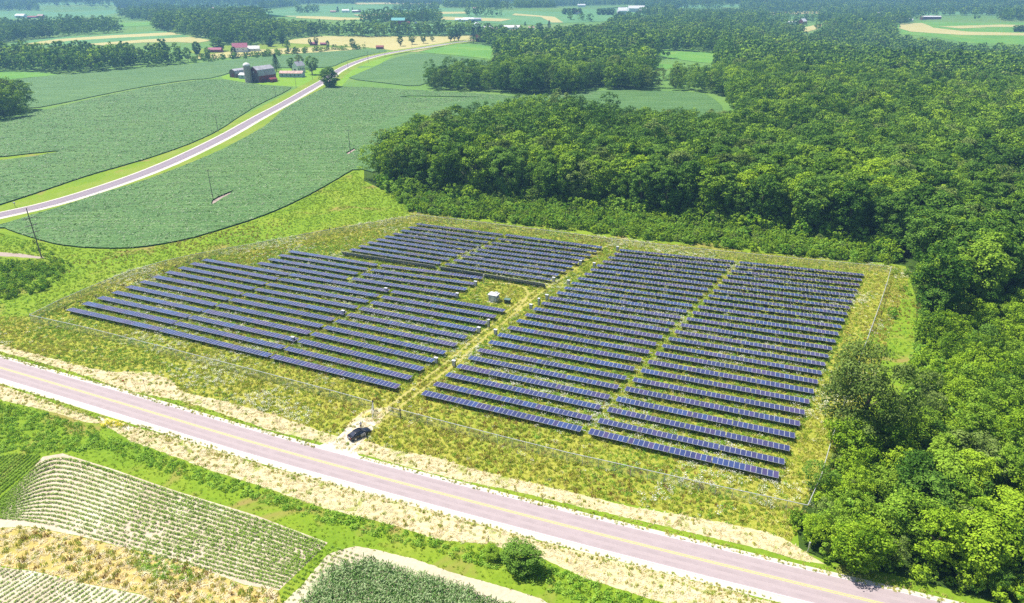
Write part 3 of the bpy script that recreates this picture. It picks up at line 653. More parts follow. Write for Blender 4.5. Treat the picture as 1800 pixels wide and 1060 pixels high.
for k, (x, y, t, lab) in enumerate([(704, 81, 62, 'largest and leftmost of the trees lining the straw field'), (725, 78, 61, 'second tree from the left along the straw field'), (744.5, 76, 60, 'narrow third tree along the straw field'), (760, 73, 64, 'smallest tree along the straw field'),
                                    (792, 73, 52, 'left tree of the clump where the road meets the straw field'), (799, 72, 51, 'middle tree of the clump where the road meets the straw field'), (806, 72, 54, 'right tree of the clump where the road meets the straw field')]):
    tpx(x, y, t, 'wood%d' % (k % 6), 'leaf_dark', lab, 1.45, group='trees along the straw field')
tpx(832, 76, 49, 'spruce0', 'needle', 'left dark conifer above the red roofed house', 1.3, 'spruce_tree'); tpx(843, 74, 46, 'spruce0', 'needle', 'tallest dark conifer behind the red roofed house', 1.5, 'spruce_tree'); tpx(856, 76, 52, 'spruce0', 'needle', 'right dark conifer beside the red roofed house', 1.3, 'spruce_tree')
tpx(881, 57, 43, 'dense0', 'leaf_dark', 'dark tree between the grain bins and the white hall', 1.3); tpx(965, 52, 36, 'spruce0', 'needle', 'conifer at the end of the farm lane', 1.2, 'spruce_tree')
tpx(948, 54, 40, 'dense0', 'leaf_mid', 'round green tree hiding a house beyond the wood', 1.5); tpx(923, 46, 38, 'spruce0', 'leaf_dark', 'small dark tree in the field above the white hall', 1.6)
tpx(367, 108, 82, 'wood2', 'leaf_mid', 'light green tree in the gap right of the left wood', 1.0); tpx(347, 95, 73, 'dense0', 'leaf_dark', 'dark round tree behind the hedgerow gap', 1.2)
tpx(331, 109, 83, 'wood3', 'leaf_dark', 'slim tree at the right end of the left wood', .9); tpx(412, 101, 82, 'dense0', 'leaf_dark', 'dark tree in front of the magenta roofed barn', .9)
tpx(385, 90, 66, 'dense0', 'leaf_dark', 'broad dark tree left of the magenta roofed barn', 1.5); tpx(441, 83, 71, 'wood5', 'leaf_mid', 'tree behind the white arched shed', 1.3)
tpx(475, 82, 62, 'dense0', 'leaf_dark', 'big dark tree at the left end of the far straw field', 1.2); tpx(497, 81, 58, 'wood2', 'leaf_dark', 'tall dark tree at the foot of the wooded hill', 1.1)
tpx(594, 22, 11, 'spruce0', 'needle', 'dark conifer at the left of the distant hilltop farm', 1.2, 'spruce_tree'); tpx(620, 21, 12, 'spruce0', 'needle', 'thin conifer in the middle of the distant hilltop farm', .8, 'spruce_tree'); tpx(632, 22, 16, 'wood0', 'leaf_dark', 'low tree at the right of the distant hilltop farm', 1.5)
tpx(744, 38, 15, 'wood1', 'leaf_dark', 'tallest tree above the farm with the teal roof', 1.2); tpx(718, 42, 31, 'dense0', 'leaf_mid', 'pale round tree right of the teal roofed barn', 1.4)
for x, q in ((992, 'leftmost'), (1000, 'second from left'), (1009, 'third from left'), (1018, 'rightmost')): tpx(x, 25, 14, 'dense0', 'leaf_dark', 'dark tree by the distant field house, %s of four' % q, 1.6, group='trees around the distant field house')
for x, q in ((1053, 'leftmost'), (1061, 'second from left'), (1069, 'third from left'), (1076, 'rightmost')): tpx(x, 26, 15, 'dense0', 'leaf_dark', 'tree of the clump left of the distant dairy farm, %s of four' % q, 1.6, group='clump left of the dairy farm')
for x, q in ((1785, 'left'), (1793, 'middle'), (1801, 'right')): tpx(x, 56, 44, 'dense0', 'leaf_dark', '%s tree of the dark clump at the right end of the striped field' % q, 1.5, group='clump in the striped field')
# trees and bushes that stand clear near the road
tpx(1508, 778, 618, 'broad0', 'leaf_olive', 'large grey-green feathery tree at the right fence of the solar field', .92, 'feathery_tree')
tpx(916, 1000, 962, 'shrub0', 'leaf_dark', 'round dark green bush in the roadside ditch below the road', 1.55, 'bush', 'bush')
tpx(866, 980, 962, 'shrub1', 'leaf_mid', 'low bush left of the round bush in the ditch', 1.5, 'bush', 'bush')
tpx(1504, 992, 925, 'shrub2', 'leaf_lime', 'bright green tree leaning over the mown verge at the road bend', 1.25)
tpx(1500, 800, 735, 'shrub1', 'leaf_lime', 'bright round bush below the grey-green tree', 1.25, 'bush', 'bush')
def dead_tree(px, py, top, label, rz=0):
    p = P(px, py); h = height_to(p, top); o = empty('dead_tree', p, rz); tag(o, label, 'tree', 'dead trees'); g_ = random.Random(px)
    b = MB(); b.tube((0, 0, 0), (0, 0, h * .62), .16, .10, 7); b.build('trunk', 'dead_bark', o)
    for k in range(6):
        b = MB(); a = k * 1.9 + g_.uniform(0, .8); z = h * g_.uniform(.35, .62); q = Vector((math.cos(a), math.sin(a), 1.0)) * h * .2 + Vector((0, 0, z))
        b.tube((0, 0, z), q, .07, .04, 5)
        for j in range(4): b.tube(q, q + Vector((g_.uniform(-1, 1), g_.uniform(-1, 1), g_.uniform(.3, 1.2))) * h * .12, .035, .012, 4)
        b.build('branch', 'dead_bark', o)
dead_tree(822, 345, 285, 'bare pale dead tree in front of the wood edge'); dead_tree(1665, 868, 815, 'bare grey dead treetop among the bright bushes')
dead_tree(1085, 352, 318, 'bare grey dead tree halfway along the wood edge'); dead_tree(1275, 330, 292, 'bare dead tree deep in the right of the wood')

# ------------------------------------------------------------------ solar rows
mg, nt, n, l, b = newmat('panel_glass')
oi = n.new('ShaderNodeObjectInfo'); tcd = n.new('ShaderNodeTexCoord'); mp = n.new('ShaderNodeMapping'); mp.inputs['Scale'].default_value = (1, 1, 1)
l.new(tcd.outputs['Object'], mp.inputs[0]); nzz = noise(n, l, mp.outputs[0], 3.0, 2)
c_ = mixc(n, l, nzz, mixc(n, l, .92, (.02, .03, .12), oi.outputs['Color']), oi.outputs['Color'])
l.new(c_, b.inputs['Base Color']); b.inputs['Roughness'].default_value = .2; b.inputs['Specular IOR Level'].default_value = .9; b.inputs['Metallic'].default_value = .1; b.inputs['IOR'].default_value = 1.55; b.inputs['Sheen Weight'].default_value = .06; b.inputs['Sheen Tint'].default_value = (.85, .8, 1, 1)
def panel_mesh():
    w, d, t, f = 1.0, 1.98, .05, .036
    m_ = MB()
    for (x, y, sx, sy) in ((0, f / 2, w, f), (0, d - f / 2, w, f), (-w / 2 + f / 2, d / 2, f, d - 2 * f), (w / 2 - f / 2, d / 2, f, d - 2 * f)): m_.box((x, y, -t / 2), (sx, sy, t), mi=1)
    m_.box((0, d / 2, -.022), (w - 2 * f, d - 2 * f, .036), mi=0)
    me = bpy.data.meshes.new('solar_panel'); me.from_pydata(m_.v, [], m_.f); me.materials.append(MATS['panel_glass']); me.materials.append(MATS['galvanised']); me.polygons.foreach_set('material_index', m_.m); return me
PANEL = panel_mesh()
def panel_back_mesh():
    me = PANEL.copy(); b_ = MB()
    me.name = 'solar_panel_back'; return me
POST = MB().tube((0, 0, -.2), (0, 0, .95), .07, n=6); POSTM = bpy.data.meshes.new('post'); POSTM.from_pydata(POST.v, [], POST.f); POSTM.materials.append(MATS['dark_metal'])
HP = 1.08
CP = [(.055, .062, .175), (.075, .064, .17), (.052, .078, .215), (.088, .066, .165), (.050, .056, .15)]
rp = random.Random(5)
def solar_row(pl, pr, nm, label, group, tilt=-3.5, arm=False, grp=8, gap_end=False):
    A = P(*pl, z=HP); B = P(*pr, z=HP); d = (B - A).xy; L = d.length; a = math.atan2(d.y, d.x)
    z0 = HP if tilt > -20 else HP + .62
    o = empty('solar_panel_row', (A.x, A.y, 0), a); tag(o, label, 'solar row', group)
    ng_ = max(1, round(nm / grp)); pitch = (L - .12 * (ng_ - 1)) / nm; x = 0; cls = rp.choice((0, 0, 1, 2)); run = 0; tj = rp.uniform(-1.6, 1.6)
    for i in range(nm):
        if i and i % grp == 0 and i // grp < ng_: x += .12
        run -= 1
        if run < 0: cls = rp.choice((0, 0, 0, 1, 1, 2, 3, 4)); run = rp.randint(0, 6)
        c = CP[cls if rp.random() < .8 else rp.randrange(5)]; v = rp.uniform(.85, 1.15)
        p = bpy.data.objects.new('solar_panel', PANEL); COL.objects.link(p); p.parent = o
        p.location = (x + pitch / 2, 0 if tilt > -20 else .55, z0); p.scale = ((pitch - .022), 1, 1); p.rotation_euler = (R(tilt + tj), 0, 0)
        p.color = (c[0] * v, c[1] * v, c[2] * v, 1); x += pitch
    ax = .99 * math.cos(R(tilt)) + (0 if tilt > -20 else .55); az = z0 + .99 * math.sin(R(tilt)) - .12
    MB().tube((-.25, ax, az), (L + (.9 if gap_end else .25), ax, az), .07, n=6).build('torque_tube', 'galvanised', o)
    k = max(2, round(L / 6.0))
    for i in range(k + 1):
        p = bpy.data.objects.new('post', POSTM); COL.objects.link(p); p.parent = o; p.location = (min(max(.4, L * i / k), L - .4), ax, 0)
    if arm:
        m_ = MB(); m_.box((-1.3, ax, az), (.9, .18, .18)); m_.tube((-1.9, ax - .75, az + .25), (-1.6, ax + .75, az + .3), .09, n=6); m_.tube((-1.7, ax, 0), (-1.7, ax, az + .2), .06, n=6)
        m_.build('drive_arm', 'dark_metal', o)
    if tilt < -20:
        m_ = MB()
        for i in range(nm + 1):
            xx = L * i / nm; q0 = Vector((xx, .55, z0 - .07)); q1 = q0 + Vector((0, math.cos(R(tilt)), math.sin(R(tilt)))) * 1.95; m_.tube(q0, q1, .05, n=4)
        for s in (.5, 1.45): q0 = Vector((0, .55 + s * math.cos(R(tilt)), z0 - .1 + s * math.sin(R(tilt)))); m_.tube(q0, q0 + Vector((L, 0, 0)), .05, n=4)
        m_.build('mounting_rail', 'galvanised', o)
    return o
RL = [(739.7,693.3),(760.7,677.3),(782,660.7),(801.6,646),(822,630.7),(838.7,617.3),(857.6,603.5),(873.6,590.4),(891.3,577.6),(907.3,565.6),(922,555),(937,544.5),(950.7,534.2),(964.5,524.8),(978,516),(991,507.3),(1003.3,498.9),(1015.2,490.6),(1026.5,482.8),(1037.5,475.2),(1048.3,467.8),(1058.8,460.7),(1069,453.8),(1079,447),(1088.7,440.3)]
RR = [(1368.7,840.7),(1378.7,816.5),(1388,793),(1397.3,770.5),(1406.2,749),(1414.7,728.7),(1422.7,709.6),(1430.4,691.7),(1437.6,674.6),(1444.3,658.4),(1450.7,643.2),(1456.9,629),(1462.8,615.4),(1468.7,602.2),(1474,589.4),(1479.4,577),(1484.6,565),(1489.5,553.7),(1494.2,542.8),(1498.6,532.2),(1503,521.8),(1507.2,511.9),(1511.3,502.4),(1515.3,493.4),(1519.3,484.7)]
def lerp2(a, b, t): return (a[0] + (b[0] - a[0]) * t, a[1] + (b[1] - a[1]) * t)
def onrow(a, b, t):
    """pixel of the point a fraction t along the real row"""
    A = P(*a, z=HP); B = P(*b, z=HP); q = A.lerp(B, t); return pix(q.x, q.y, q.z)
def nth(i, n_): return ORD[i] + ' from the road' if i < n_ // 2 + 1 or n_ < 12 else ORD[n_ - 1 - i] + ' from the back fence'
for i, (a, b_) in enumerate(zip(RL, RR)):
    solar_row(a, onrow(a, b_, .4905), 36, 'solar row in the right block, left column beside the track, %s' % nth(i, 25), 'rows of the right block', gap_end=True)
    solar_row(onrow(a, b_, .513), b_, 36, 'solar row in the right block, right column by the wood, %s' % nth(i, 25), 'rows of the right block')
L1a = [(115,544.9),(142.7,534.3),(169.3,524.2),(195.3,514.6),(219.6,505),(244,496),(267,487.4),(289.6,479.2),(311.7,471.4),(332.9,464.2),(354,457.4)]
L1b = [(276,581),(302.5,569.4),(327,558.4),(350.5,547.9),(374,537.7),(397,527.7),(420,518.1),(441.5,509),(462,500.3),(483,491.8),(503.3,483.5)]
L2a = [(278,581.6),(305,570),(330.2,558.9),(354.7,548),(378.7,537.8),(402,528),(424.4,518.7),(446,509.6),(466.8,500.7),(487.3,491.9),(506.5,483.8)]
L2b = [(470,627.5),(494,613.3),(517.3,600),(539.5,587.6),(561,575.6),(582,564),(602.5,552.9),(622.5,542.2),(642.5,531.8),(661,522),(680,512.8)]
L3a = [(473.7,628.6),(498,614.5),(522,601.2),(545,588.8),(567,577),(588,565.6),(609,554.4),(629.5,543.8),(649.5,533.3),(668,523.3),(686,514)]
L3b = [(696,683),(717.5,667),(738.6,651.7),(758.8,637),(778.3,622.7),(797.5,608.8),(816,595.5),(834,582.6),(851.3,570.3),(867.8,558.8),(884,548)]
SH = lambda q, dx, dy: (q[0] + dx, q[1] + dy)
for i in range(11):
    for (a, b_, nm, cn) in ((L1a[i], L1b[i], 36, 'left'), (L2a[i], L2b[i], 36, 'middle'), (L3a[i], L3b[i], 36, 'right')):
        solar_row(a, b_, nm, 'lavender solar row of the left block, %s column, %s' % (cn, nth(i, 11)), 'rows of the left block', arm=(cn == 'left'))
L4 = [((450.7,463.5),(606.7,490.2),(616,491.2),(802,520.5)),((469.3,456.4),(624,482.4),(633.3,483.2),(817,510.4)),((488,449.5),(641,474.6),(649.8,475.4),(831.5,500.4)),((506,442.8),(659,467.2),(666.5,467.8),(845.5,490.2))]
for i, (a, b_, c, d) in enumerate(L4):
    lab = 'solar row of the short group behind the left block, %s column, %s from front'
    solar_row(a, b_, 36, lab % ('left', ORD[i]), 'short rows behind the left block'); solar_row(c, d, 36, lab % ('right', ORD[i]), 'short rows behind the left block')
U = [((613.3,439.3),(771.3,464.2),(781.3,465.2),(966.7,492.7)),((629.3,433),(786,457.2),(796,458.2),(980,484.8)),((645,427),(800.3,450.6),(810.3,451.5),(992,477.6)),((660,421.6),(814.5,444.8),(824,445.5),(1004,470.3)),((675,416.4),(828.5,439),(837.6,439.6),(1015,463.2)),
     ((689.3,411.2),(842,433.2),(850.4,433.6),(1025.8,456.6)),((703.3,405.8),(855,427),(862.5,427.4),(1036.7,450)),((716.7,400.2),(868,420.5),(875,420.8),(1047,443.3)),((729.3,394.2),(881,413.6),(887,414),(1056.7,436.4))]
for i, (a, b_, c, d) in enumerate(U):
    lab = 'solar row of the far block by the back fence, %s column, %s'
    solar_row(a, b_, 36, lab % ('left', ORD[8 - i] + ' from the back'), 'rows of the far block'); solar_row(c, d, 36, lab % ('right', ORD[8 - i] + ' from the back'), 'rows of the far block')
solar_row((598, 446), (763, 471), 36, 'steeply tilted grey-backed solar row in front of the far block, left half', 'steeply tilted rows', tilt=-52)
solar_row((770, 472), (956, 503), 36, 'steeply tilted grey-backed solar row in front of the far block, right half', 'steeply tilted rows', tilt=-52)

# ------------------------------------------------------------------ inverter cabinets, shed, transformer
def cabinet(px, py, label, tall=False):
    p = P(px, py, z=0); o = empty('inverter_cabinet', p, R(-22)); tag(o, label, 'inverter', 'inverter cabinets at the row ends')
    h = 2.3 if tall else 1.35; z0 = .0 if tall else .35
    MB().box((0, 0, z0 + h / 2), (.5 if tall else .78, .45, h)).build('housing', 'cabinet_grey', o)
    MB().box((0, 0, z0 + h + .03), (.6 if tall else .9, .6, .06)).build('lid', 'cabinet_top', o)
    MB().box((.28 if tall else .42, 0, z0 + h / 2), (.06, .34, h * .8)).build('vent', 'dark_metal', o)
    for s in (-.25, .25):
        if not tall: MB().tube((s, 0, 0), (s, 0, z0), .05, n=6).build('leg', 'steel', o)
for (x, y, lab, t) in [(798, 645, 'grey cabinet at the left end of a front right-block row', 0), (871, 590, 'grey cabinet beside the track, across from the row ends of the left block', 0), (933, 545, 'grey cabinet left of the right block, level with the shed', 0), (961, 528, 'grey cabinet beside the tall thin one at the track', 0),
    (999, 502, 'grey cabinet at the track opposite the far block front', 0), (1044, 471, 'grey cabinet at the upper part of the track', 0), (1085, 442, 'dark small cabinet at the far top of the track', 0), (947, 538, 'tall thin white cabinet left of the right block', 1),
    (767, 640, 'grey cabinet at the right end of a front left-block row', 0), (842, 586, 'grey cabinet next to the tall white one at the left block', 0), (859, 576, 'tall thin white cabinet at the right end of the left block', 1), (836, 504, 'white cabinet at the second short row near the shed', 0),
    (804, 525, 'white cabinet at the front short row near the shed', 0), (973, 497, 'white cabinet at the front right end of the far block', 0), (1020, 467, 'white cabinet halfway up the right end of the far block', 0), (516, 603, 'white cabinet between the middle and right columns of the left block, front', 0),
    (604, 556, 'white cabinet in the middle gap of the left block', 0), (679, 516, 'white cabinet at the upper end of the middle gap of the left block', 0)]: cabinet(x, y, lab, bool(t))
p = P(850.5, 499, z=0); o = empty('marker_post', p); tag(o, 'tall grey post standing at the end of the short rows', 'post'); MB().box((0, 0, 1.4), (.3, .2, 2.8)).build('shaft', 'steel', o); MB().box((0, 0, 2.83), (.4, .3, .08)).build('cap', 'galvanised', o)
p = P(868, 529, z=0); o = empty('equipment_shed', p, R(-24)); tag(o, 'square light grey equipment shed with white lid in the clearing', 'shed')
MB().box((0, 0, 1.0), (2.3, 1.9, 2.0)).build('wall', 'cabinet_grey', o); MB().box((0, 0, 2.08), (2.75, 2.3, .16)).build('roof', 'cabinet_top', o); MB().box((.5, .7, 2.32), (.8, .5, .3)).build('roof_vent', 'cabinet_top', o)
MB().box((0, -.97, .95), (.9, .05, 1.6)).build('door', 'cabinet_top', o); MB().box((1.35, 0, .9), (.35, 1.2, 1.1)).build('side_box', 'steel', o); MB().box((0, 0, .04), (3.2, 2.8, .12)).build('plinth', 'gravel', o)
p = P(892, 533, z=0); o = empty('transformer', p, R(-24)); tag(o, 'low dark green transformer with pale lid beside the shed', 'transformer')
MB().box((0, 0, .65), (1.5, 1.0, 1.1)).build('tank', 'dark_metal', o); MB().box((0, -.05, 1.25), (1.7, 1.3, .12)).build('lid', 'transformer_green', o)
for s in range(5): MB().box((-.6 + .3 * s, -.56, .6), (.06, .14, .9)).build('cooling_fin', 'transformer_green', o)

# ------------------------------------------------------------------ fence and gate
m = bpy.data.materials.new('chain_link'); m.use_nodes = True; MATS['chain_link'] = m; n = m.node_tree.nodes; l = m.node_tree.links; bb = n['Principled BSDF']
bb.inputs['Base Color'].default_value = (.5, .51, .5, 1); bb.inputs['Roughness'].default_value = .6; tr = n.new('ShaderNodeBsdfTransparent'); mx = n.new('ShaderNodeMixShader'); mx.inputs[0].default_value = .22
l.new(tr.outputs[0], mx.inputs[1]); l.new(bb.outputs[0], mx.inputs[2]); l.new(mx.outputs[0], n['Material Output'].inputs[0])
FH = 2.1
FP = MB().tube((0, 0, -.3), (0, 0, FH + .05), .045, n=6); FPM = bpy.data.meshes.new('fence_post'); FPM.from_pydata(FP.v, [], FP.f); FPM.materials.append(MATS['galvanised'])
def fence(pts, label):
    w = [P(*q, z=FH) for q in pts]; o = empty('chain_link_fence', (w[0].x, w[0].y, 0)); tag(o, label, 'fence', 'sides of the chain-link fence')
    off = Vector((w[0].x, w[0].y, 0)); w = [q - off for q in w]
    for a, b_ in zip(w, w[1:]):
        L = (b_ - a).length; k = max(1, round(L / 3.0)); 
        for i in range(k):
            q = a.lerp(b_, i / k); p_ = bpy.data.objects.new('post', FPM); COL.objects.link(p_); p_.parent = o; p_.location = (q.x, q.y, 0)
    m_ = MB(); m2 = MB()
    for a, b_ in zip(w, w[1:]):
        m_.tube(a, b_, .06, n=6); m2.add([(a.x, a.y, .05), (b_.x, b_.y, .05), (b_.x, b_.y, FH), (a.x, a.y, FH)], [(0, 1, 2, 3)])
    m_.build('top_rail', 'galvanised', o); m2.build('wire_mesh', 'chain_link', o)
fence([(51.5, 553.5), (150, 575), (240, 597.5), (325, 619), (450, 651), (560, 680), (655, 706)], 'front run of the wire fence, left of the gate')
fence([(703, 720), (800, 745.5), (900, 771), (997, 795), (1110, 820), (1230, 847), (1350, 872.5), (1420, 888)], 'front run of the wire fence, right of the gate')
fence([(51.5, 553.5), (100, 529), (160, 503), (225, 477), (290, 458), (350, 445), (450, 427), (520, 414), (590, 401.5), (665, 389), (735, 377.5)], 'left run of the wire fence along the bright grass')
fence([(735, 377.5), (815, 386.5), (900, 397), (1000, 409.5), (1100, 422.5), (1220, 436), (1350, 449), (1460, 459), (1567, 468.5)], 'back run of the wire fence along the undergrowth')
fence([(1567, 468.5), (1559, 498), (1548, 531), (1533, 573), (1516, 619), (1490, 690), (1462, 772), (1444, 835), (1420, 888)], 'right run of the wire fence beside the wood')
def gate_leaf(o, a, b_, nm):
    g_ = empty(nm, (0, 0, 0)); g_.parent = o; m_ = MB(); m2 = MB()
    for z in (.25, 1.15, 2.0): m_.tube((a.x, a.y, z), (b_.x, b_.y, z), .045, n=6)
    for q in (a, b_): m_.tube((q.x, q.y, .2), (q.x, q.y, 2.05), .045, n=6)
    m_.build('gate_frame', 'galvanised', g_); m2.add([(a.x, a.y, .25), (b_.x, b_.y, .25), (b_.x, b_.y, 2), (a.x, a.y, 2)], [(0, 1, 2, 3)]); m2.build('gate_mesh', 'chain_link', g_)
ga = P(655, 706, z=FH); gb = P(703, 720, z=FH); gc = (ga + gb) / 2; o = empty('entrance_gate', (gc.x, gc.y, 0)); tag(o, 'double wire gate where the track leaves the road', 'gate')
A0 = ga - gc; B0 = gb - gc; A0.z = B0.z = 0
for q in (A0, B0): MB().tube((q.x, q.y, 0), (q.x, q.y, 2.5), .1, n=8).build('gate_post', 'dark_metal', o)
d_ = (B0 - A0).normalized(); nn = Vector((d_.y, -d_.x, 0))
gate_leaf(o, A0 + d_ * .1, A0 + d_ * 1.6 + nn * 2.6, 'gate_leaf'); gate_leaf(o, B0 - d_ * .1, B0 - d_ * 2.8, 'gate_leaf')

# ------------------------------------------------------------------ utility poles and signs
def upole(px, py, top, label, arms=1, r=.14):
    p = P(px, py); h = height_to(p, top); o = empty('utility_pole', p, R(rp.uniform(-10, 10)) if arms < 3 else R(64)); tag(o, label, 'utility pole', 'poles of the overhead line')
    b_ = MB(); b_.tube((0, 0, -.3), (0, 0, h), r * 1.25, r * .8, 8); b_.build('shaft', 'pole_wood', o)
    for k in range(arms):
        z = h * (.97 if arms < 3 else .80 - .14 * k); aw = 1.2 if arms < 3 else 1.9
        c = MB().box((0, .12, z), (aw * 2, .14, .16)).build('crossarm', 'pole_wood', o); i_ = MB()
        for s in (-.9, -.35, .35, .9): i_.tube((s * aw, .12, z + .08), (s * aw, .12, z + .34), .07, .05, 6)
        i_.build('insulator', 'insulator', c)
upole(73.5, 453, 366, 'tall wooden pole with three crossarms at the left meadow', 3, .17)
for (x, y, t, lab) in [(375, 352, 299, 'wooden pole standing in the front bean crop beside the bare patch'), (616, 270, 228, 'wooden pole in the bean crop left of the wood'), (383.5, 232, 205, 'small pole beside the far road, nearest to the camera'), (441, 190, 176, 'small pole on the verge left of the far road bend'),
    (485, 171, 152, 'pole on the edge of the crop below the red barn'), (521, 155, 136, 'pole on the farmyard lawn below the long blue shed'), (549.5, 140, 119, 'pole beneath the round shade tree'), (612, 124, 109, 'first pole right of the road after the dark tree'),
    (647.5, 111, 91, 'second pole right of the road after the dark tree'), (677, 101, 89, 'third pole right of the road after the dark tree'), (724.5, 91, 72, 'pole where the road reaches the straw field'), (642.5, 87, 74, 'pole above the hedgerow end'),
    (998, 165, 122, 'pole in front of the middle wood, left one'), (1058.5, 150, 131, 'pole in front of the middle wood, right one')]: upole(x, y, t, lab, 1, .12)
p = P(257, 687, z=0); h = height_to(p, 669); o = empty('road_sign', p, R(-60)); tag(o, 'orange and red diamond warning sign on a post in the mown strip', 'sign')
MB().box((0, 0, h / 2), (.07, .07, h)).build('post', 'steel', o)
def dia(c, s, name, mat, th=.03):
    b_ = MB(); vs = []
    for y in (-th / 2, th / 2): vs += [(c[0], c[1] + y, c[2] - s), (c[0] + s, c[1] + y, c[2]), (c[0], c[1] + y, c[2] + s), (c[0] - s, c[1] + y, c[2])]
    b_.add(vs, [(0, 1, 2, 3), (7, 6, 5, 4), (0, 4, 5, 1), (1, 5, 6, 2), (2, 6, 7, 3), (3, 7, 4, 0)]); return b_.build(name, mat, o)
plain('orange_sign', (.85, .35, .04), .6); plain('sign_red', (.5, .03, .02), .6); plain('paint_black', (.012, .013, .022), .22, spec=.7); plain('lamp_red', (.5, .02, .02), .3); plain('skin', (.45, .27, .2), .6); plain('shirt_white', (.8, .8, .8), .8); plain('shorts_tan', (.25, .13, .05), .8); plain('hair_dark', (.02, .015, .012), .7)
plain('plate', (.75, .76, .78), .5); plain('car_glass', (.05, .055, .08), .08, spec=.8); plain('interior', (.45, .43, .42), .8); plain('brick_chimney', (.3, .12, .08), .9)
dia((0, -.07, h - .42), .42, 'sign_face', 'orange_sign'); dia((0, -.10, h - .52), .17, 'sign_mark', 'sign_red'); MB().box((-.1, -.02, h + .05), (.2, .2, .25)).build('flasher', 'dark_metal', o)
p = P(219, 676, z=0); o = empty('marker_stake', p); tag(o, 'short dark stake with a red top in a weed patch by the road', 'stake'); MB().tube((0, 0, 0), (-.05, 0, .9), .04, n=6).build('stake', 'dark_metal', o); MB().box((-.1, 0, 1.0), (.45, .06, .25)).build('flag', 'sign_red', o)
p = P(858.5, 955, z=0); o = empty('marker_stake', p); tag(o, 'thin brown stake behind the ditch bushes', 'stake'); MB().tube((0, 0, 0), (0, 0, 1.5), .05, n=6).build('stake', 'pole_wood', o); MB().box((0, 0, 1.5), (.12, .12, .1)).build('cap', 'dark_metal', o)
p = P(1420, 970, z=0); o = empty('marker_post', p); tag(o, 'pale wooden post in front of the bushes at the road bend', 'post'); MB().box((0, 0, .9), (.16, .16, 1.9)).build('shaft', 'steel', o); MB().box((0, 0, 1.9), (.2, .2, .08)).build('cap', 'galvanised', o)
p = P(27, 364); o = empty('mailbox', p); tag(o, 'small mailbox on a post beside the far road', 'mailbox'); MB().box((0, 0, .8), (.12, .12, 1.7)).build('post', 'pole_wood', o); MB().box((0, 0, 1.75), (.7, .4, .4)).build('box', 'galvanised', o)
p = P(580, 407.5, z=0); o = empty('weather_mast', p); tag(o, 'small dark sensor mast in the meadow behind the left block', 'mast'); MB().tube((0, 0, 0), (0, 0, 1.9), .06, n=6).build('mast', 'dark_metal', o); MB().box((0, 0, 1.2), (.3, .25, .5)).build('control_box', 'dark_metal', o); MB().box((.25, 0, 1.9), (.9, .08, .08)).build('sensor_arm', 'steel', o)

# ------------------------------------------------------------------ car
ca = P(615.5, 774, z=0); cb = P(646.5, 760, z=0); dd = (cb - ca).normalized(); cc = ca + dd * 2.1
car = empty('parked_car', (cc.x, cc.y, .03), math.atan2(dd.y, dd.x)); tag(car, 'black sedan parked on the gravel entrance with its front door open', 'car')
def loft(st, mats, name, parent, close=True):
    """st: list of (x, [(y, z) ...]) cross sections, all the same length"""
    v = []; f = []; k = len(st[0][1])
    for x, pr in st: v += [(x, y, z) for y, z in pr]
    for i in range(len(st) - 1):
        for j in range(k): f.append((i * k + j, i * k + (j + 1) % k, (i + 1) * k + (j + 1) % k, (i + 1) * k + j))
    f.append(tuple(range(k))[::-1]); f.append(tuple(range((len(st) - 1) * k, len(st) * k)))
    o_ = MB().add(v, f).build(name, mats, parent, True); md = o_.modifiers.new('b', 'BEVEL'); md.width = .03; md.segments = 2; return o_
def sec(w, zb, zt):
    return [(-w * .9, zb), (w * .9, zb), (w, zb + .15), (w * 1.0, (zb + zt) / 2 + .05), (w * .95, zt - .06), (w * .8, zt), (-w * .8, zt), (-w * .95, zt - .06), (-w, (zb + zt) / 2 + .05), (-w, zb + .15)]
loft([(-2.25, sec(.72, .38, .86)), (-2.15, sec(.84, .28, .97)), (-1.5, sec(.89, .22, 1.0)), (-.6, sec(.9, .2, .98)), (.6, sec(.9, .2, .96)), (1.1, sec(.89, .22, .93)), (1.8, sec(.85, .25, .82)), (2.15, sec(.76, .3, .70)), (2.27, sec(.62, .36, .58))], 'paint_black', 'body', car)
def quad(name, vs, mat, th=.03): b_ = MB(); c0 = [Vector(v) for v in vs]; nr = (c0[1] - c0[0]).cross(c0[2] - c0[0]).normalized() * th; return b_.add(c0 + [v + nr for v in c0], [(0, 1, 2, 3), (7, 6, 5, 4), (0, 4, 5, 1), (1, 5, 6, 2), (2, 6, 7, 3), (3, 7, 4, 0)]).build(name, mat, car)
rf = loft([(-1.15, sec(.58, 1.30, 1.34)), (-.8, sec(.60, 1.36, 1.42)), (-.2, sec(.61, 1.39, 1.45)), (.3, sec(.6, 1.34, 1.41))], 'paint_black', 'roof', car)
quad('rear_window', [(-1.75, -.72, .99), (-1.75, .72, .99), (-1.12, .57, 1.33), (-1.12, -.57, 1.33)][::-1], 'car_glass'); quad('windscreen', [(1.05, -.76, .95), (1.05, .76, .95), (.28, .58, 1.38), (.28, -.58, 1.38)], 'car_glass')
for s in (-1, 1): quad('side_window', [(-1.5, s * .83, .98), (.95, s * .83, .95), (.25, s * .61, 1.37), (-1.0, s * .6, 1.36)][::s], 'car_glass'); quad('door_pillar', [(-.42, s * .845, .97), (-.30, s * .845, .97), (-.34, s * .63, 1.38), (-.42, s * .63, 1.38)][::s], 'paint_black')
for x in (-1.38, 1.42):
    for s in (-1, 1):
        w_ = MB().tube((x, s * .74, .32), (x, s * .92, .32), .32, n=18).build('wheel', 'tyre', car); MB().tube((x, s * .91, .32), (x, s * .935, .32), .21, n=14).build('rim', 'rim', w_)
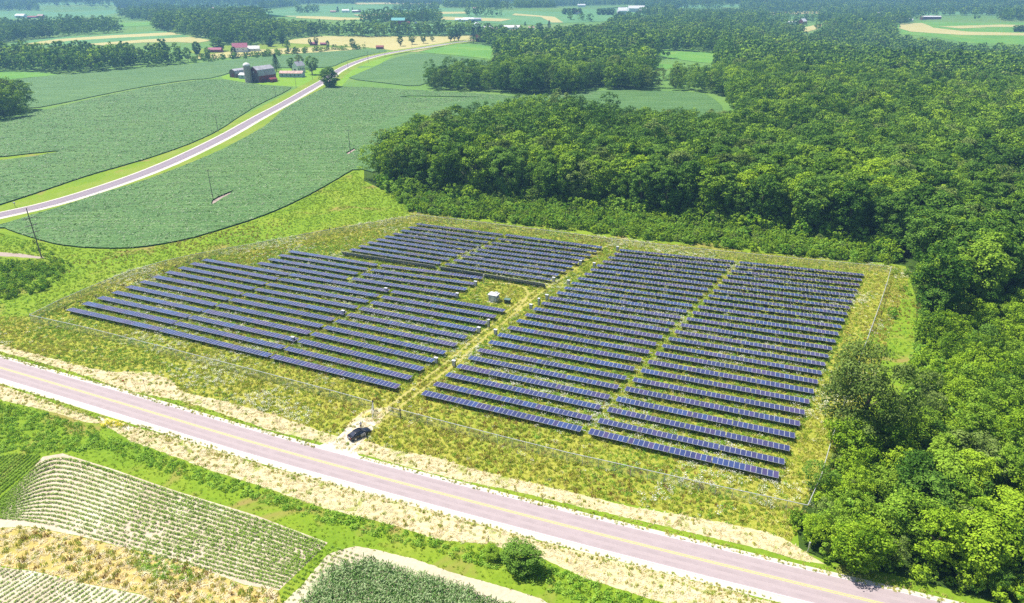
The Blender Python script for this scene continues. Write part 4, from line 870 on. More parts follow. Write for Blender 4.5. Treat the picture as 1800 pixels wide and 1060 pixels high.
for s in (-1, 1): MB().box((-2.23, s * .58, .76), (.08, .3, .16)).build('tail_light', 'lamp_red', car); MB().box((2.17, s * .56, .60), (.12, .3, .12)).build('headlight', 'white_wall', car); MB().box((.8, s * 1.0, 1.0), (.12, .22, .14)).build('door_mirror', 'paint_black', car)
MB().box((-2.27, 0, .66), (.03, .5, .13)).build('number_plate', 'plate', car); MB().box((-2.05, 0, 1.06), (.16, 1.2, .04)).build('spoiler', 'paint_black', car); MB().box((-2.27, 0, .42), (.08, 1.4, .16)).build('rear_bumper', 'paint_black', car)
dr = empty('open_door', (.85, -.9, 0), R(180 + 62)); dr.parent = car
MB().box((.5, 0, .62), (1.0, .07, .62)).build('door_panel', 'paint_black', dr); MB().box((.5, -.05, .6), (.82, .03, .36)).build('door_trim', 'interior', dr)
f_ = MB(); f_.tube((.02, 0, .93), (.35, .06, 1.34), .025, n=5); f_.tube((.35, .06, 1.34), (.95, .06, 1.34), .025, n=5); f_.tube((.95, .06, 1.34), (.98, 0, .93), .025, n=5); f_.build('window_frame', 'paint_black', dr)
MB().box((.25, -.86, .62), (.9, .12, .6)).build('door_opening', 'interior', car)

# ------------------------------------------------------------------ person
def skin_obj(name, verts, edges, rad, mat, parent, root=0, sub=1):
    me = bpy.data.meshes.new(name); me.from_pydata(verts, edges, []); me.materials.append(MATS[mat]); o_ = link(name, me, parent)
    md = o_.modifiers.new('skin', 'SKIN'); md.use_smooth_shade = True; sv = me.skin_vertices[0].data if me.skin_vertices else None
    if sv is None:
        bpy.context.view_layer.objects.active = o_; o_.select_set(True); bpy.ops.mesh.customdata_skin_add(); o_.select_set(False); sv = me.skin_vertices[0].data
    for i, r_ in enumerate(rad): sv[i].radius = (r_, r_) if not isinstance(r_, tuple) else r_; sv[i].use_root = (i == root)
    ms = o_.modifiers.new('sub', 'SUBSURF'); ms.levels = ms.render_levels = sub; return o_
pp = P(634.6, 753.6, z=0); man = empty('person', pp, R(200)); tag(man, 'dark-haired person in a white shirt and brown shorts standing behind the black car', 'person')
bv = [(0, 0, .95), (0, 0, 1.12), (0, 0, 1.32), (0, 0, 1.46), (0, -.01, 1.54), (0, -.02, 1.66), (0, -.01, 1.74)]; br = [.13, .12, .14, .07, .055, .085, .07]; be = [(0, 1), (1, 2), (2, 3), (3, 4), (4, 5), (5, 6)]
for s in (-1, 1):
    k = len(bv); bv += [(s * .17, 0, 1.42), (s * .24, .02, 1.16), (s * .22, -.10, .95), (s * .20, -.16, .88)]; br += [.055, .045, .034, .028]; be += [(3, k), (k, k + 1), (k + 1, k + 2), (k + 2, k + 3)]
    for j in range(4):
        q = len(bv); fx = s * (.175 + .017 * j); bv += [(fx, -.20, .845), (fx, -.235, .81 + .004 * j)]; br += [.009, .008]; be += [(k + 3, q), (q, q + 1)]
    q = len(bv); bv += [(s * .16, -.17, .86), (s * .145, -.195, .835)]; br += [.010, .009]; be += [(k + 3, q), (q, q + 1)]
    k = len(bv); bv += [(s * .10, 0, .86), (s * .11, -.01, .48), (s * .11, .02, .09), (s * .12, -.13, .04)]; br += [.085, .06, .042, .035]; be += [(0, k), (k, k + 1), (k + 1, k + 2), (k + 2, k + 3)]
skin_obj('body', bv, be, br, 'skin', man)
sv_, se_, sr_ = [(0, 0, .96), (0, 0, 1.14), (0, 0, 1.32), (0, 0, 1.45)], [(0, 1), (1, 2), (2, 3)], [.16, .15, .17, .09]
for s in (-1, 1): k = len(sv_); sv_ += [(s * .18, 0, 1.42), (s * .235, .015, 1.2)]; sr_ += [.08, .07]; se_ += [(3, k), (k, k + 1)]
skin_obj('shirt', sv_, se_, sr_, 'shirt_white', man)
hv, he, hr = [(0, 0, .95), (0, 0, .88)], [(0, 1)], [.15, .14]
for s in (-1, 1): k = len(hv); hv += [(s * .10, 0, .8), (s * .11, 0, .5)]; hr += [.11, .09]; he += [(1, k), (k, k + 1)]
skin_obj('shorts', hv, he, hr, 'shorts_tan', man); skin_obj('hair', [(0, .02, 1.68), (0, .015, 1.77)], [(0, 1)], [.098, .08], 'hair_dark', man)
for s in (-1, 1): skin_obj('shoe', [(s * .11, .03, .05), (s * .12, -.15, .04)], [(0, 1)], [.055, .05], 'dark_metal', man)

# ------------------------------------------------------------------ farm buildings
def building(px, py, yaw, L, W_, H, RH, wall, roof, label, name='farm_building', cat='building', gambrel=False, win=2, door='dark_door', group=None):
    p = P(px, py); o = empty(name, p, R(yaw)); tag(o, label, cat, group); hl, hw = L / 2, W_ / 2
    prof = [(-hw, H), (0, H + RH), (hw, H)] if not gambrel else [(-hw, H), (-hw * .72, H + RH * .62), (0, H + RH), (hw * .72, H + RH * .62), (hw, H)]
    ring = [(-hw, -1.0)] + prof + [(hw, -1.0)]; k = len(ring)
    MB().add([(x, y, z) for x in (-hl, hl) for y, z in ring], [tuple(range(k))[::-1], tuple(range(k, 2 * k)), (0, k, k + 1, 1), (k - 2, 2 * k - 2, 2 * k - 1, k - 1)]).build('wall', wall, o)
    ov = .35; b_ = MB()
    up = [(y * 1.05, z + .12) for y, z in prof]; up[0] = (up[0][0], up[0][1] - .25); up[-1] = (up[-1][0], up[-1][1] - .25); lw = [(y, z - .14) for y, z in up]; k = len(up)
    vs = [(x, y, z) for x in (-hl - ov, hl + ov) for y, z in up + lw]; n2 = 2 * k; fs = []
    for j in range(k - 1): fs += [(j, n2 + j, n2 + j + 1, j + 1), (k + j, k + j + 1, n2 + k + j + 1, n2 + k + j), (j, j + 1, k + j + 1, k + j), (n2 + j, n2 + k + j, n2 + k + j + 1, n2 + j + 1)]
    fs += [(0, k, n2 + k, n2), (k - 1, n2 + k - 1, n2 + 2 * k - 1, 2 * k - 1)]
    b_.add(vs, fs).build('roof', roof, o)
    if door: MB().box((-hl - .02, 0, min(H, 3.6) * .45), (.06, min(W_ * .35, 3.6), min(H, 3.6) * .9)).build('door', door, o)
    for j in range(win): MB().box((-hl + L * (j + .8) / (win + .6), -hw - .02, H * .55), (1.1, .06, min(1.3, H * .35))).build('window', 'window_glass', o)
    return o
def silo(px, py, top, r, wall, cap, label, cone=False):
    p = P(px, py); h = height_to(p, top); o = empty('silo', p); tag(o, label, 'silo'); hc = r * (.8 if not cone else .75)
    MB().tube((0, 0, -1), (0, 0, h - hc), r, n=20).build('tower', wall, o, False)
    b_ = MB(); 
    for k in range(4):
        a0, a1 = k / 4 * math.pi / 2, (k + 1) / 4 * math.pi / 2; f2 = (lambda a: (r * math.cos(a), hc * math.sin(a))) if not cone else (lambda a: (r * (1 - a / (math.pi / 2)) + .01, hc * a / (math.pi / 2)))
        b_.tube((0, 0, h - hc + f2(a0)[1]), (0, 0, h - hc + f2(a1)[1] + .001), f2(a0)[0] * 1.02, max(.05, f2(a1)[0] * 1.02), 20, cap=False)
    b_.build('dome', cap, o, True)
    m_ = MB()
    for z in np.arange(1.5, h - hc, 2.4): m_.tube((0, 0, z), (0, 0, z + .12), r * 1.015, n=20)
    m_.build('hoop', 'steel', o); MB().box((r * .7, -r * .9, (h - hc) / 2), (.7, .7, h - hc)).build('chute', wall, o)
bn = building(463.5, 142.5, 60, 19, 11.5, 5.6, 7.2, 'barn_red', 'roof_grey', 'big weathered red gambrel barn with grey roof beside the silo', 'barn', 'barn', True, 3)
for (y, z, w_, h_) in ((-2.6, 1.2, 1.6, 2.4), (2.6, 1.2, 1.6, 2.4), (0, 8.5, 1.4, 1.4)): MB().box((-9.56, y, z), (.08, w_, h_)).build('window', 'white_wall' if z > 5 else 'window_glass', bn)
MB().box((-9.54, 0, 4.0), (.05, 11.3, 8.0)).build('gable_boards', 'barn_grey', bn)
building(479, 144, 60, 7, 5, 2.6, 1.0, 'barn_red', 'barn_red', 'low red lean-to at the right corner of the big barn', 'lean_to', 'shed', win=0)
silo(438, 145, 110, 3.0, 'silo_stave', 'white_roof', 'tall stave silo with white dome left of the red barn')
building(419, 135, 62, 12, 8, 3.6, 3.6, 'barn_grey', 'roof_grey', 'small grey gambrel shed left of the silo', 'shed', 'shed', True, 1, 'barn_red')
building(430.5, 138, -20, 8, 6, 3.4, 1.4, 'blue_wall', 'white_roof', 'pale blue lean shed between the small shed and the silo', 'shed', 'shed', win=1)
building(514, 135, -4, 21, 8, 3.6, 1.6, 'blue_wall', 'rusty_roof', 'long pale blue shed with a rusty pink roof', 'shed', 'shed', win=5)
fh = building(526, 127, 55, 9, 7.5, 6.2, 3.6, 'white_wall', 'roof_grey', 'white two-storey farmhouse half hidden by trees', 'farmhouse', 'house', win=4)
MB().box((0, 0, 9.6), (.8, .8, 2.2)).build('chimney', 'brick_chimney', fh)
FB = [(423, 91, 20, 17, 12, 5.5, 4.5, 'white_wall', 'magenta_roof', 'white barn with a magenta roof above the hedgerow'), (444, 89, 15, 17, 12, 3.0, 2.6, 'white_wall', 'white_roof', 'white arched shed with a dark mouth right of the magenta barn'),
    (379, 92, 0, 16, 8, 3.4, 2, 'barn_red', 'magenta_roof', 'low red-roofed house left of the magenta barn'), (552, 80, 0, 9, 5, 2.8, 1.4, 'barn_red', 'magenta_roof', 'left small red shed in the straw field'), (569, 80, 5, 8, 4, 2.4, 1.2, 'barn_red', 'magenta_roof', 'right small red shed in the straw field'),
    (668, 86, 0, 9, 5, 2.6, 1.6, 'barn_red', 'red_roof', 'tiny red shed on bare ground beside the road'), (701, 43, -5, 24, 12, 7, 4, 'barn_red', 'teal_roof', 'barn with a bright teal roof in front of trees'), (714, 44, 0, 12, 8, 3.5, 2, 'barn_red', 'red_roof', 'small red building right of the teal roof'),
    (845, 73, 0, 13, 9, 4.5, 4.5, 'barn_red', 'red_roof', 'house with a red roof among dark conifers'), (857, 53, 10, 13, 10, 4, 3, 'white_wall', 'white_roof', 'white bins and shed right of the big grain bin'), (869, 54, 0, 10, 7, 3, 2, 'white_wall', 'rusty_roof', 'small pale shed left of the dark tree'),
    (898, 53, 18, 34, 16, 5, 3, 'white_wall', 'white_roof', 'long white hall at the end of the lane'), (905, 57, 18, 14, 8, 3, 2, 'white_wall', 'rusty_roof', 'low white annex in front of the long hall'),
    (812, 38, 2, 26, 12, 4, 2.5, 'white_wall', 'white_roof', 'left white hall of the low farm in the teal field'), (824, 38, 4, 20, 10, 5, 2.5, 'blue_wall', 'white_roof', 'right hall of the low farm in the teal field'), (839, 37, 0, 16, 10, 4, 2, 'blue_wall', 'roof_grey', 'blue shed behind the big grain bin'),
    (934, 55, 0, 9, 8, 5, 3, 'white_wall', 'rusty_roof', 'pale house hidden between round trees'), (1093, 25, 10, 20, 14, 8, 5, 'white_wall', 'white_roof', 'white barn in the front of the distant dairy farm'),
    (1118, 21, 5, 42, 18, 9, 6, 'white_wall', 'white_roof', 'largest white barn of the distant dairy farm'), (1135, 22, 5, 40, 16, 6, 5, 'barn_red', 'white_roof', 'pink walled barn at the right of the dairy farm'), (1098, 19, 0, 34, 14, 5, 3, 'white_wall', 'white_roof', 'low hall at the left of the dairy farm'),
    (38, 31, -10, 26, 14, 5, 4, 'white_wall', 'white_roof', 'white shed at the far left farm'), (58, 32, 0, 20, 10, 3, 2, 'barn_red', 'red_roof', 'low red building at the far left farm'), (73, 32, 0, 12, 10, 5, 3, 'barn_red', 'rusty_roof', 'red house at the far left farm'),
    (1410, 43, 40, 15, 11, 6, 5, 'barn_red', 'white_roof', 'magenta barn at the edge of the valley field'), (1392, 43, 0, 16, 9, 4, 2, 'white_wall', 'white_roof', 'white house left of the magenta barn in the valley'), (1572, 34, 0, 14, 9, 5, 3, 'barn_red', 'white_roof', 'small red shed right of the distant silo'),
    (1597, 38, 0, 15, 9, 4, 2.5, 'white_wall', 'white_roof', 'white house before the striped field'), (1635, 34, 0, 44, 12, 6, 1.6, 'barn_red', 'white_roof', 'long red shed with white roof above the striped field'),
    (608, 22, 0, 18, 10, 5, 3, 'white_wall', 'white_roof', 'white house of the hilltop farm'), (627, 22, 0, 22, 9, 4, 2, 'barn_red', 'white_roof', 'low shed of the hilltop farm'), (586, 22, 0, 14, 8, 3, 2, 'barn_red', 'rusty_roof', 'left shed of the hilltop farm'),
    (1014, 25, 0, 13, 9, 5, 3, 'white_wall', 'rusty_roof', 'house among the row of dark trees in the field'), (1022, 12, 0, 26, 12, 6, 3, 'white_wall', 'white_roof', 'white farm shed on the skyline field'), (380, 18, 0, 22, 12, 5, 3, 'white_wall', 'rusty_roof', 'small house on top of the wooded hill'),
    (1532, 11, 0, 26, 14, 8, 5, 'white_wall', 'rusty_roof', 'distant farm on the right hills, tallest part'), (1514, 12, 0, 34, 12, 5, 3, 'white_wall', 'white_roof', 'distant farm on the right hills, long white hall'), (233, 4, 0, 30, 14, 7, 5, 'white_wall', 'white_roof', 'white speck of a farm on the left skyline'),
    (452, 3, 0, 24, 12, 6, 4, 'white_wall', 'rusty_roof', 'pale farm on the skyline left of centre'), (1160, 20, 0, 14, 9, 4, 3, 'barn_red', 'rusty_roof', 'small shed at the right end of the dairy farm'), (836, 18, 0, 12, 8, 5, 3, 'white_wall', 'rusty_roof', 'pale house between the tree belts behind the fields')]
for (x, y, yw, L, w_, h_, rh, wm, rm, lab) in FB: building(x, y, yw, L, w_, h_, rh, wm, rm, lab, 'farm_building', 'building', win=2)
silo(838.5, 53, 37.5, 5.2, 'white_roof', 'white_wall', 'large white grain bin with a conical roof', True); silo(1542, 36, 21, 3.6, 'silo_stave', 'roof_grey', 'tall silo in the right distance before the field')
silo(731, 42, 38, 3, 'white_wall', 'blue_wall', 'small grain bin right of the teal roofed barn', True); silo(1087, 27, 19, 2.6, 'dark_metal', 'roof_grey', 'dark silo at the left of the dairy farm')
silo(872, 55, 49, 2.6, 'white_wall', 'white_roof', 'small white bin left of the dark tree at the grain farm', True)
# ------------------------------------------------------------------ ground plants
def tuft(seed, n_, h, w, spread, mat, droop=.35):
    g_ = np.random.default_rng(seed); V = []; Fc = []
    for i in range(n_):
        a = g_.uniform(0, 6.28); r = spread * math.sqrt(g_.uniform()); x, y = r * math.cos(a), r * math.sin(a); hh = h * g_.uniform(.6, 1.15); b_ = g_.uniform(0, 6.28)
        dx, dy = math.cos(b_) * hh * droop, math.sin(b_) * hh * droop; qx, qy = -math.sin(b_) * w / 2, math.cos(b_) * w / 2; k = len(V)
        V += [(x - qx, y - qy, 0), (x + qx, y + qy, 0), (x + dx * .4 + qx * .9, y + dy * .4 + qy * .9, hh * .6), (x + dx * .4 - qx * .9, y + dy * .4 - qy * .9, hh * .6), (x + dx + qx * .25, y + dy + qy * .25, hh), (x + dx - qx * .25, y + dy - qy * .25, hh)]
        Fc += [(k, k + 1, k + 2, k + 3), (k + 3, k + 2, k + 4, k + 5)]
    return V, Fc
def mk(nm, parts):
    V = []; Fc = []; mi = []; ms = []
    for (v, f, m_) in parts:
        b_ = len(V); V += [tuple(q) for q in v]; Fc += [tuple(b_ + i for i in q) for q in f]
        if m_ not in ms: ms.append(m_)
        mi += [ms.index(m_)] * len(f)
    return npmesh(nm, V, Fc, ms, mi)
def clump(seed, n_, rad, h, leaf):
    g_ = np.random.default_rng(seed); d = unit(g_.normal(size=(n_, 3))); d[:, 2] = abs(d[:, 2]); p_ = d * np.array([rad, rad, h]) * g_.uniform(.6, 1, n_)[:, None]
    return leafquads(p_ + np.array([0, 0, .02]), unit(d + [0, 0, .5] + g_.normal(size=(n_, 3)) * .4), leaf, g_)
PG = []
for k in range(3): PG.append(mk('grass', [(*tuft(20 + k, 16, .62, .10, .45, 0), 'grass_olive')]))
for k in range(3): PG.append(mk('grass', [(*tuft(30 + k, 16, .5, .11, .45, 0), 'grass_lime')]))
for k in range(3): PG.append(mk('weed', [(*clump(40 + k, 36, .45, .55, .2), 'weed_green')]))
for k in range(2):
    gg = np.random.default_rng(50 + k); c = np.c_[gg.uniform(-.5, .5, (14, 2)), gg.uniform(.55, .8, 14)]; fl = leafquads(c, unit(np.array([0, 0, 1.]) + gg.normal(size=(14, 3)) * .2), .17, gg)
    PG.append(mk('flower', [(*tuft(55 + k, 12, .6, .08, .45, 0), 'grass_olive'), (*fl, 'petal')]))
for k in range(2): PG.append(mk('brown', [(*tuft(60 + k, 16, .6, .1, .45, 0), 'brown_grass')]))
for k in range(2): PG.append(mk('straw', [(*tuft(64 + k, 14, .22, .09, .5, 0, 1.6), 'straw')]))
PG.append(mk('yellow', [(*tuft(70, 12, .5, .1, .5, 0), 'grass_lime'), (*leafquads(np.c_[rng.uniform(-.5, .5, (26, 2)), rng.uniform(.45, .6, 26)], unit(np.array([0, 0, 1.]) + rng.normal(size=(26, 3)) * .2), .14, rng), 'yellow_petal')]))
# indices: olive 0-2, lime 3-5, weed 6-8, flower 9-10, brown 11-12, straw 13-14, yellow 15
def fill(polys, dens, pick, smin, smax, seed, drop=()):
    g_ = np.random.default_rng(seed); out = []
    for poly in polys:
        ww = [P(*q) for q in poly]; x0, x1 = min(q.x for q in ww), max(q.x for q in ww); y0, y1 = min(q.y for q in ww), max(q.y for q in ww)
        n_ = int((x1 - x0) * (y1 - y0) * dens); x = g_.uniform(x0, x1, n_); y = g_.uniform(y0, y1, n_); z = hgt(x, y); a, b_ = pix(x, y, z); k = inpoly(a, b_, poly) & (a > -60) & (a < 1860) & (b_ < 1120)
        for q in drop: k &= ~inpoly(a, b_, q)
        out.append((x[k], y[k], z[k]))
    x, y, z = (np.concatenate([o_[i] for o_ in out]) for i in range(3)); v, s = pick(x, y, g_)
    return np.c_[x, y, z], s * g_.uniform(smin, smax, len(x)), g_.uniform(0, 6.28, len(x)), v
def pick_meadow(x, y, g_):
    n_ = len(x); u = g_.uniform(size=n_); lw = lowf(x, y, 9, 1); lf_ = lowf(x, y, 6, 3); lb = lowf(x, y, 13, 5)
    pf = np.clip((lf_ - .56) * 1.5, 0.01, .4); pw = np.clip((lw - .52) * 1.3, .05, .4); pb = np.clip((lb - .60) * 1.2, .01, .3)
    pb = pb * .5; v = np.where(u < pf, 9 + g_.integers(0, 2, n_), np.where(u < pf + pw, 6 + g_.integers(0, 3, n_), np.where(u < pf + pw + pb, 11 + g_.integers(0, 2, n_), np.where(u < pf + pw + pb + .36, 3 + g_.integers(0, 3, n_), g_.integers(0, 3, n_)))))
    return v, np.ones(n_)
def pick_w(ids, w):
    def f_(x, y, g_): return g_.choice(ids, len(x), p=np.array(w) / sum(w)), np.ones(len(x))
    return f_
STRS = [STRAW1, STRAW2, [(556, 785), (590, 773), (612, 750), (640, 735), (662, 742), (652, 760), (634, 778), (625, 790), (634, 806), (610, 800), (575, 790)]]
def band(line, w, z=0):
    A_1 = []; B_1 = []
    for i in range(len(line)):
        d = (line[min(i + 1, len(line) - 1)] - line[max(i - 1, 0)]).xy.normalized()
        for s, L_ in ((1, A_1), (-1, B_1)): q = (line[i].x - d.y * w * s, line[i].y + d.x * w * s); L_.append(pix(q[0], q[1], z))
    return A_1 + B_1[::-1]
def shifted(line, w):
    out = []
    for i in range(len(line)):
        d = (line[min(i + 1, len(line) - 1)] - line[max(i - 1, 0)]).xy.normalized(); out.append(Vector((line[i].x - d.y * w, line[i].y + d.x * w, 0)))
    return out
a_ = fill([MEADOW], 3.4, pick_meadow, .45, .95, 1, drop=STRS + [band(shifted(trk, -1.2), .33), band(shifted(trk, .9), .33), band(trk2, .4)])
SOLAR = [(120, 550), (345, 452), (505, 440), (735, 388), (1060, 432), (1090, 432), (1525, 478), (1375, 845), (745, 700), (700, 690)]
a2_ = fill([SOLAR], 1.0, pick_w([6, 7, 8, 3, 4, 9], [3, 3, 3, 3, 3, .6]), .8, 1.15, 41, drop=[band(trk, 2.2), band(trk2, 1.0), [(846, 500), (900, 505), (955, 512), (900, 545), (845, 530)]])
a_ = tuple(np.concatenate(q) for q in zip(a_, a2_))
scatter('meadow_plants', a_[0], PG, a_[1], a_[2], a_[3], 'tall meadow grass with weeds and white flowers in and around the solar field')
# rows of leafy weeds in the shade between panels
TURF1 = [(-60, 430), (0, 410), (60, 425), (150, 440), (260, 438), (400, 404), (500, 368), (626, 300), (645, 325), (700, 345), (735, 376), (590, 400), (450, 426), (350, 443), (225, 476), (100, 528), (48, 555), (0, 560), (-80, 560)]
def pick_turf(x, y, g_):
    n_ = len(x); u = g_.uniform(size=n_); lw = lowf(x, y, 11, 2); pw = np.clip((lw - .42) * 1.8, .05, .7); pb = np.clip((lowf(x, y, 16, 6) - .64) * 2, 0, .4)
    return np.where(u < pw, 6 + g_.integers(0, 3, n_), np.where(u < pw + pb, 11 + g_.integers(0, 2, n_), 3 + g_.integers(0, 3, n_))), np.ones(n_)
b1 = fill([TURF1, [(1567, 470), (1600, 476), (1625, 520), (1612, 600), (1575, 640), (1518, 622), (1549, 531)]], 1.5, pick_turf, .4, .85, 2, drop=[[(-60, 440), (0, 443), (62, 450), (80, 453), (60, 456), (-60, 450)]])
LOWGREEN = [(-60, 700), (0, 705), (75, 722), (150, 745), (205, 760), (250, 785), (330, 815), (450, 855), (575, 898), (700, 930), (850, 958), (960, 990), (1150, 1060), (1290, 1095), (950, 1100), (940, 1050), (800, 1008), (730, 983), (625, 962), (590, 985), (540, 1030), (520, 1080), (490, 1080), (495, 1038), (576, 956), (450, 906), (300, 860), (200, 825), (110, 797), (75, 800), (-60, 800)]
b2_ = fill([LOWGREEN], 1.6, pick_w([3, 4, 5, 6], [5, 5, 5, .5]), .25, .5, 3)
DITCH = [(195, 765), (250, 785), (330, 815), (450, 853), (575, 897), (700, 927), (790, 955), (850, 962), (960, 992), (1060, 1030), (1180, 1070), (1120, 1090), (1000, 1055), (900, 1010), (850, 995), (780, 975), (680, 948), (560, 915), (430, 875), (330, 842), (240, 812), (190, 790)]
b3 = fill([DITCH, [(-60, 705), (0, 708), (75, 725), (165, 752), (200, 790), (120, 795), (-60, 798)]], 2.6, pick_w([6, 7, 8, 3, 4], [4, 4, 4, 2, 1]), .6, 1.25, 4)
b4 = fill([[(190, 738), (222, 746), (212, 757), (180, 752)], [(643, 728), (652, 731), (647, 735), (640, 733)]], 3, pick_w([15], [1]), .8, 1.3, 5)
sv4 = [np.concatenate(q) for q in zip(b1, b2_, b3, b4)]
scatter('green_grass', sv4[0], PG, sv4[1], sv4[2], sv4[3], 'bright green grass and weeds of the slopes outside the fence')
c1 = fill([STRAW1, STRAW2], 3.0, pick_w([13, 14, 3, 0], [6, 6, .8, 1.3]), .5, .95, 6); c2 = fill([GOLD], 3.2, pick_w([11, 13, 14, 0, 3, 6], [.8, 5, 5, 3, .8, .3]), .6, 1.2, 7)
GP = [(222, 988), (240, 972), (262, 976), (300, 985), (340, 1003), (338, 1022), (300, 1022), (268, 1016), (262, 1005), (240, 1004)]
c3 = fill([GP], 4, pick_w([3, 6, 7], [1, 3, 3]), .5, .9, 8)
VG = [(0, 618), (100, 646), (170, 668), (250, 693), (330, 708), (420, 738), (470, 757), (560, 778), (552, 788), (450, 757), (300, 716), (175, 676), (0, 629)]
VG2 = [(640, 802), (675, 812), (800, 845), (900, 866), (1025, 896), (1150, 925), (1250, 949), (1400, 990), (1540, 1010), (1650, 1042), (1800, 1090), (1760, 1090), (1662, 1062), (1350, 985), (900, 877), (634, 806)]
VG3 = [(0, 672), (100, 703), (195, 738), (250, 746), (350, 776), (450, 809), (600, 852), (750, 892), (900, 934), (1100, 985), (1350, 1049), (1400, 1075), (1340, 1075), (1100, 1000), (950, 960), (875, 938), (750, 902), (600, 864), (450, 824), (330, 786), (200, 748), (100, 716), (0, 684)]
c4 = fill([VG, VG2, VG3], 3.5, pick_w([0, 1, 3, 4], [3, 3, 2, 2]), .35, .6, 9)
sv5 = [np.concatenate(q) for q in zip(c1, c2, c3, c4)]
scatter('verge_straw', sv5[0], PG, sv5[1], sv5[2], sv5[3], 'mown straw and rough grass along both sides of the near road')
# undergrowth between the back fence and the wood, and around the right edge
SHR = []
for m_ in ('leaf_mid', 'leaf_lime', 'weed_green', 'leaf_olive'):
    for j in range(3): V, Fc = crown(400 + j, 26, 30, .10, .55, 0.0, 1.0); SHR.append(npmesh('shrub', V, Fc, [m_]))
UG = [(690, 348), (720, 372), (760, 378), (860, 388), (1000, 405), (1200, 429), (1400, 450), (1572, 467), (1590, 440), (1480, 412), (1400, 398), (1300, 388), (1200, 376), (1000, 354), (900, 344), (830, 338), (760, 333), (705, 326)]
UE = [(650, 322), (690, 342), (750, 350), (830, 355), (900, 358), (1000, 370), (1100, 380), (1200, 394), (1300, 406), (1400, 416), (1500, 433), (1580, 462), (1580, 440), (1500, 415), (1400, 400), (1300, 388), (1200, 376), (1000, 352), (900, 342), (750, 330), (690, 322)]
UR = [(1600, 490), (1622, 520), (1612, 600), (1590, 690), (1545, 790), (1480, 800), (1450, 850), (1425, 900), (1392, 925), (1398, 960), (1440, 985), (1540, 1003), (1660, 1032), (1800, 1078), (1900, 1100), (1900, 560), (1650, 480)]
UL = [(-60, 462), (0, 462), (60, 460), (115, 468), (120, 480), (80, 510), (40, 522), (0, 528), (-60, 530)]
def pick_s(w):
    def f_(x, y, g_): n_ = len(x); return g_.choice(4, n_, p=w) * 3 + g_.integers(0, 3, n_), np.ones(n_)
    return f_
s0 = fill([UE], .09, pick_s([.55, .2, .2, .05]), 3.0, 6.5, 20); s1 = fill([UG], .55, pick_s([.35, .3, .3, .05]), .9, 3.3, 21); s2 = fill([UR], .4, pick_s([.35, .35, .25, .05]), 1.2, 3.4, 22); s3 = fill([UL], .5, pick_s([.3, .2, .45, .05]), .9, 1.9, 23)
s4 = fill([[(330, 112), (420, 104), (480, 99), (560, 91.5), (640, 86.5), (640, 84), (560, 88.5), (480, 95), (420, 100), (330, 107)]], .02, pick_s([.7, 0, .2, .1]), 3.5, 7, 24)
s5 = fill([[(1556, 476), (1600, 480), (1600, 560), (1560, 560), (1572, 510)]], .08, pick_s([.2, .4, .35, .05]), 1, 2.2, 25)
s6 = fill([[(60, 425), (105, 455), (140, 470), (100, 470), (60, 445), (20, 440)]], .2, pick_s([.2, .2, .55, .05]), .8, 1.4, 26)
sv6 = [np.concatenate(q) for q in zip(s0, s1, s2, s3, s4, s5, s6)]
scatter('undergrowth', sv6[0], SHR, sv6[1], sv6[2], sv6[3], 'bright green bramble and shrub undergrowth along the wood edges and hedgerow')
# crop rows near the camera
PR = [mk('bean', [(*clump(80 + k, 24, .29, .40, .17), 'soy_green')]) for k in range(4)]
def cornplant(seed):
    g_ = np.random.default_rng(seed); V = []; Fc = []
    for i in range(9):
        a = i * 2.6 + g_.uniform(-.4, .4); z0 = .25 + i * .16; L_ = g_.uniform(.5, .75); c, s = math.cos(a), math.sin(a); w = .055; pts = [(0, z0), (L_ * .45, z0 + .30), (L_ * .8, z0 + .22), (L_, z0 - .08)]; k = len(V)
        for (r, z) in pts: V += [(c * r - s * w, s * r + c * w, z), (c * r + s * w, s * r - c * w, z)]; w *= .8
        for j in range(3): Fc.append((k + 2 * j, k + 2 * j + 1, k + 2 * j + 3, k + 2 * j + 2))
    k = len(V); V += [(-.02, 0, 0), (.02, 0, 0), (.01, 0, 1.9), (-.01, 0, 1.9)]; Fc.append((k, k + 1, k + 2, k + 3)); return V, Fc
PC = [mk('corn', [(*cornplant(90 + k), 'corn_green')]) for k in range(4)]
OUT = [(-30, 905), (10, 868), (40, 838), (72, 810), (112, 799), (200, 827), (300, 862), (450, 908), (573, 955)]; INN = [(-40, 912), (-10, 912), (20, 914), (50, 918), (90, 925), (160, 945), (260, 975), (400, 1014), (489, 1036)]
def arc(pts, n_=220):
    pts = chaikin(pts, 2, False); q = np.array(pts); s = np.r_[0, np.cumsum(np.hypot(*np.diff(q, axis=0).T))]; t = np.linspace(0, s[-1], n_); return np.c_[np.interp(t, s, q[:, 0]), np.interp(t, s, q[:, 1])]
O_, I_ = arc(OUT), arc(INN); g6 = np.random.default_rng(66); pts = []; sc_ = []
NR = 16
for k in range(NR):
    t = (k + .5) / NR; q = O_ * (1 - t) + I_ * t; w = [P(*u) for u in q]
    w = resample(w, .2); w = np.array([tuple(u) for u in w]); low_ = lowf(w[:, 0], w[:, 1], 7, k * .15)
    kk = g6.uniform(size=len(w)) < np.clip(1.25 - .25 * t - .3 * (low_ > .66), .35, 1); w = w[kk]; pts.append(w + g6.uniform(-.09, .09, w.shape) * [1, 1, 0]); sc_.append(g6.uniform(.8, 1.25, len(w)) * (1.1 - .35 * t) * (.8 + .4 * low_[kk]))
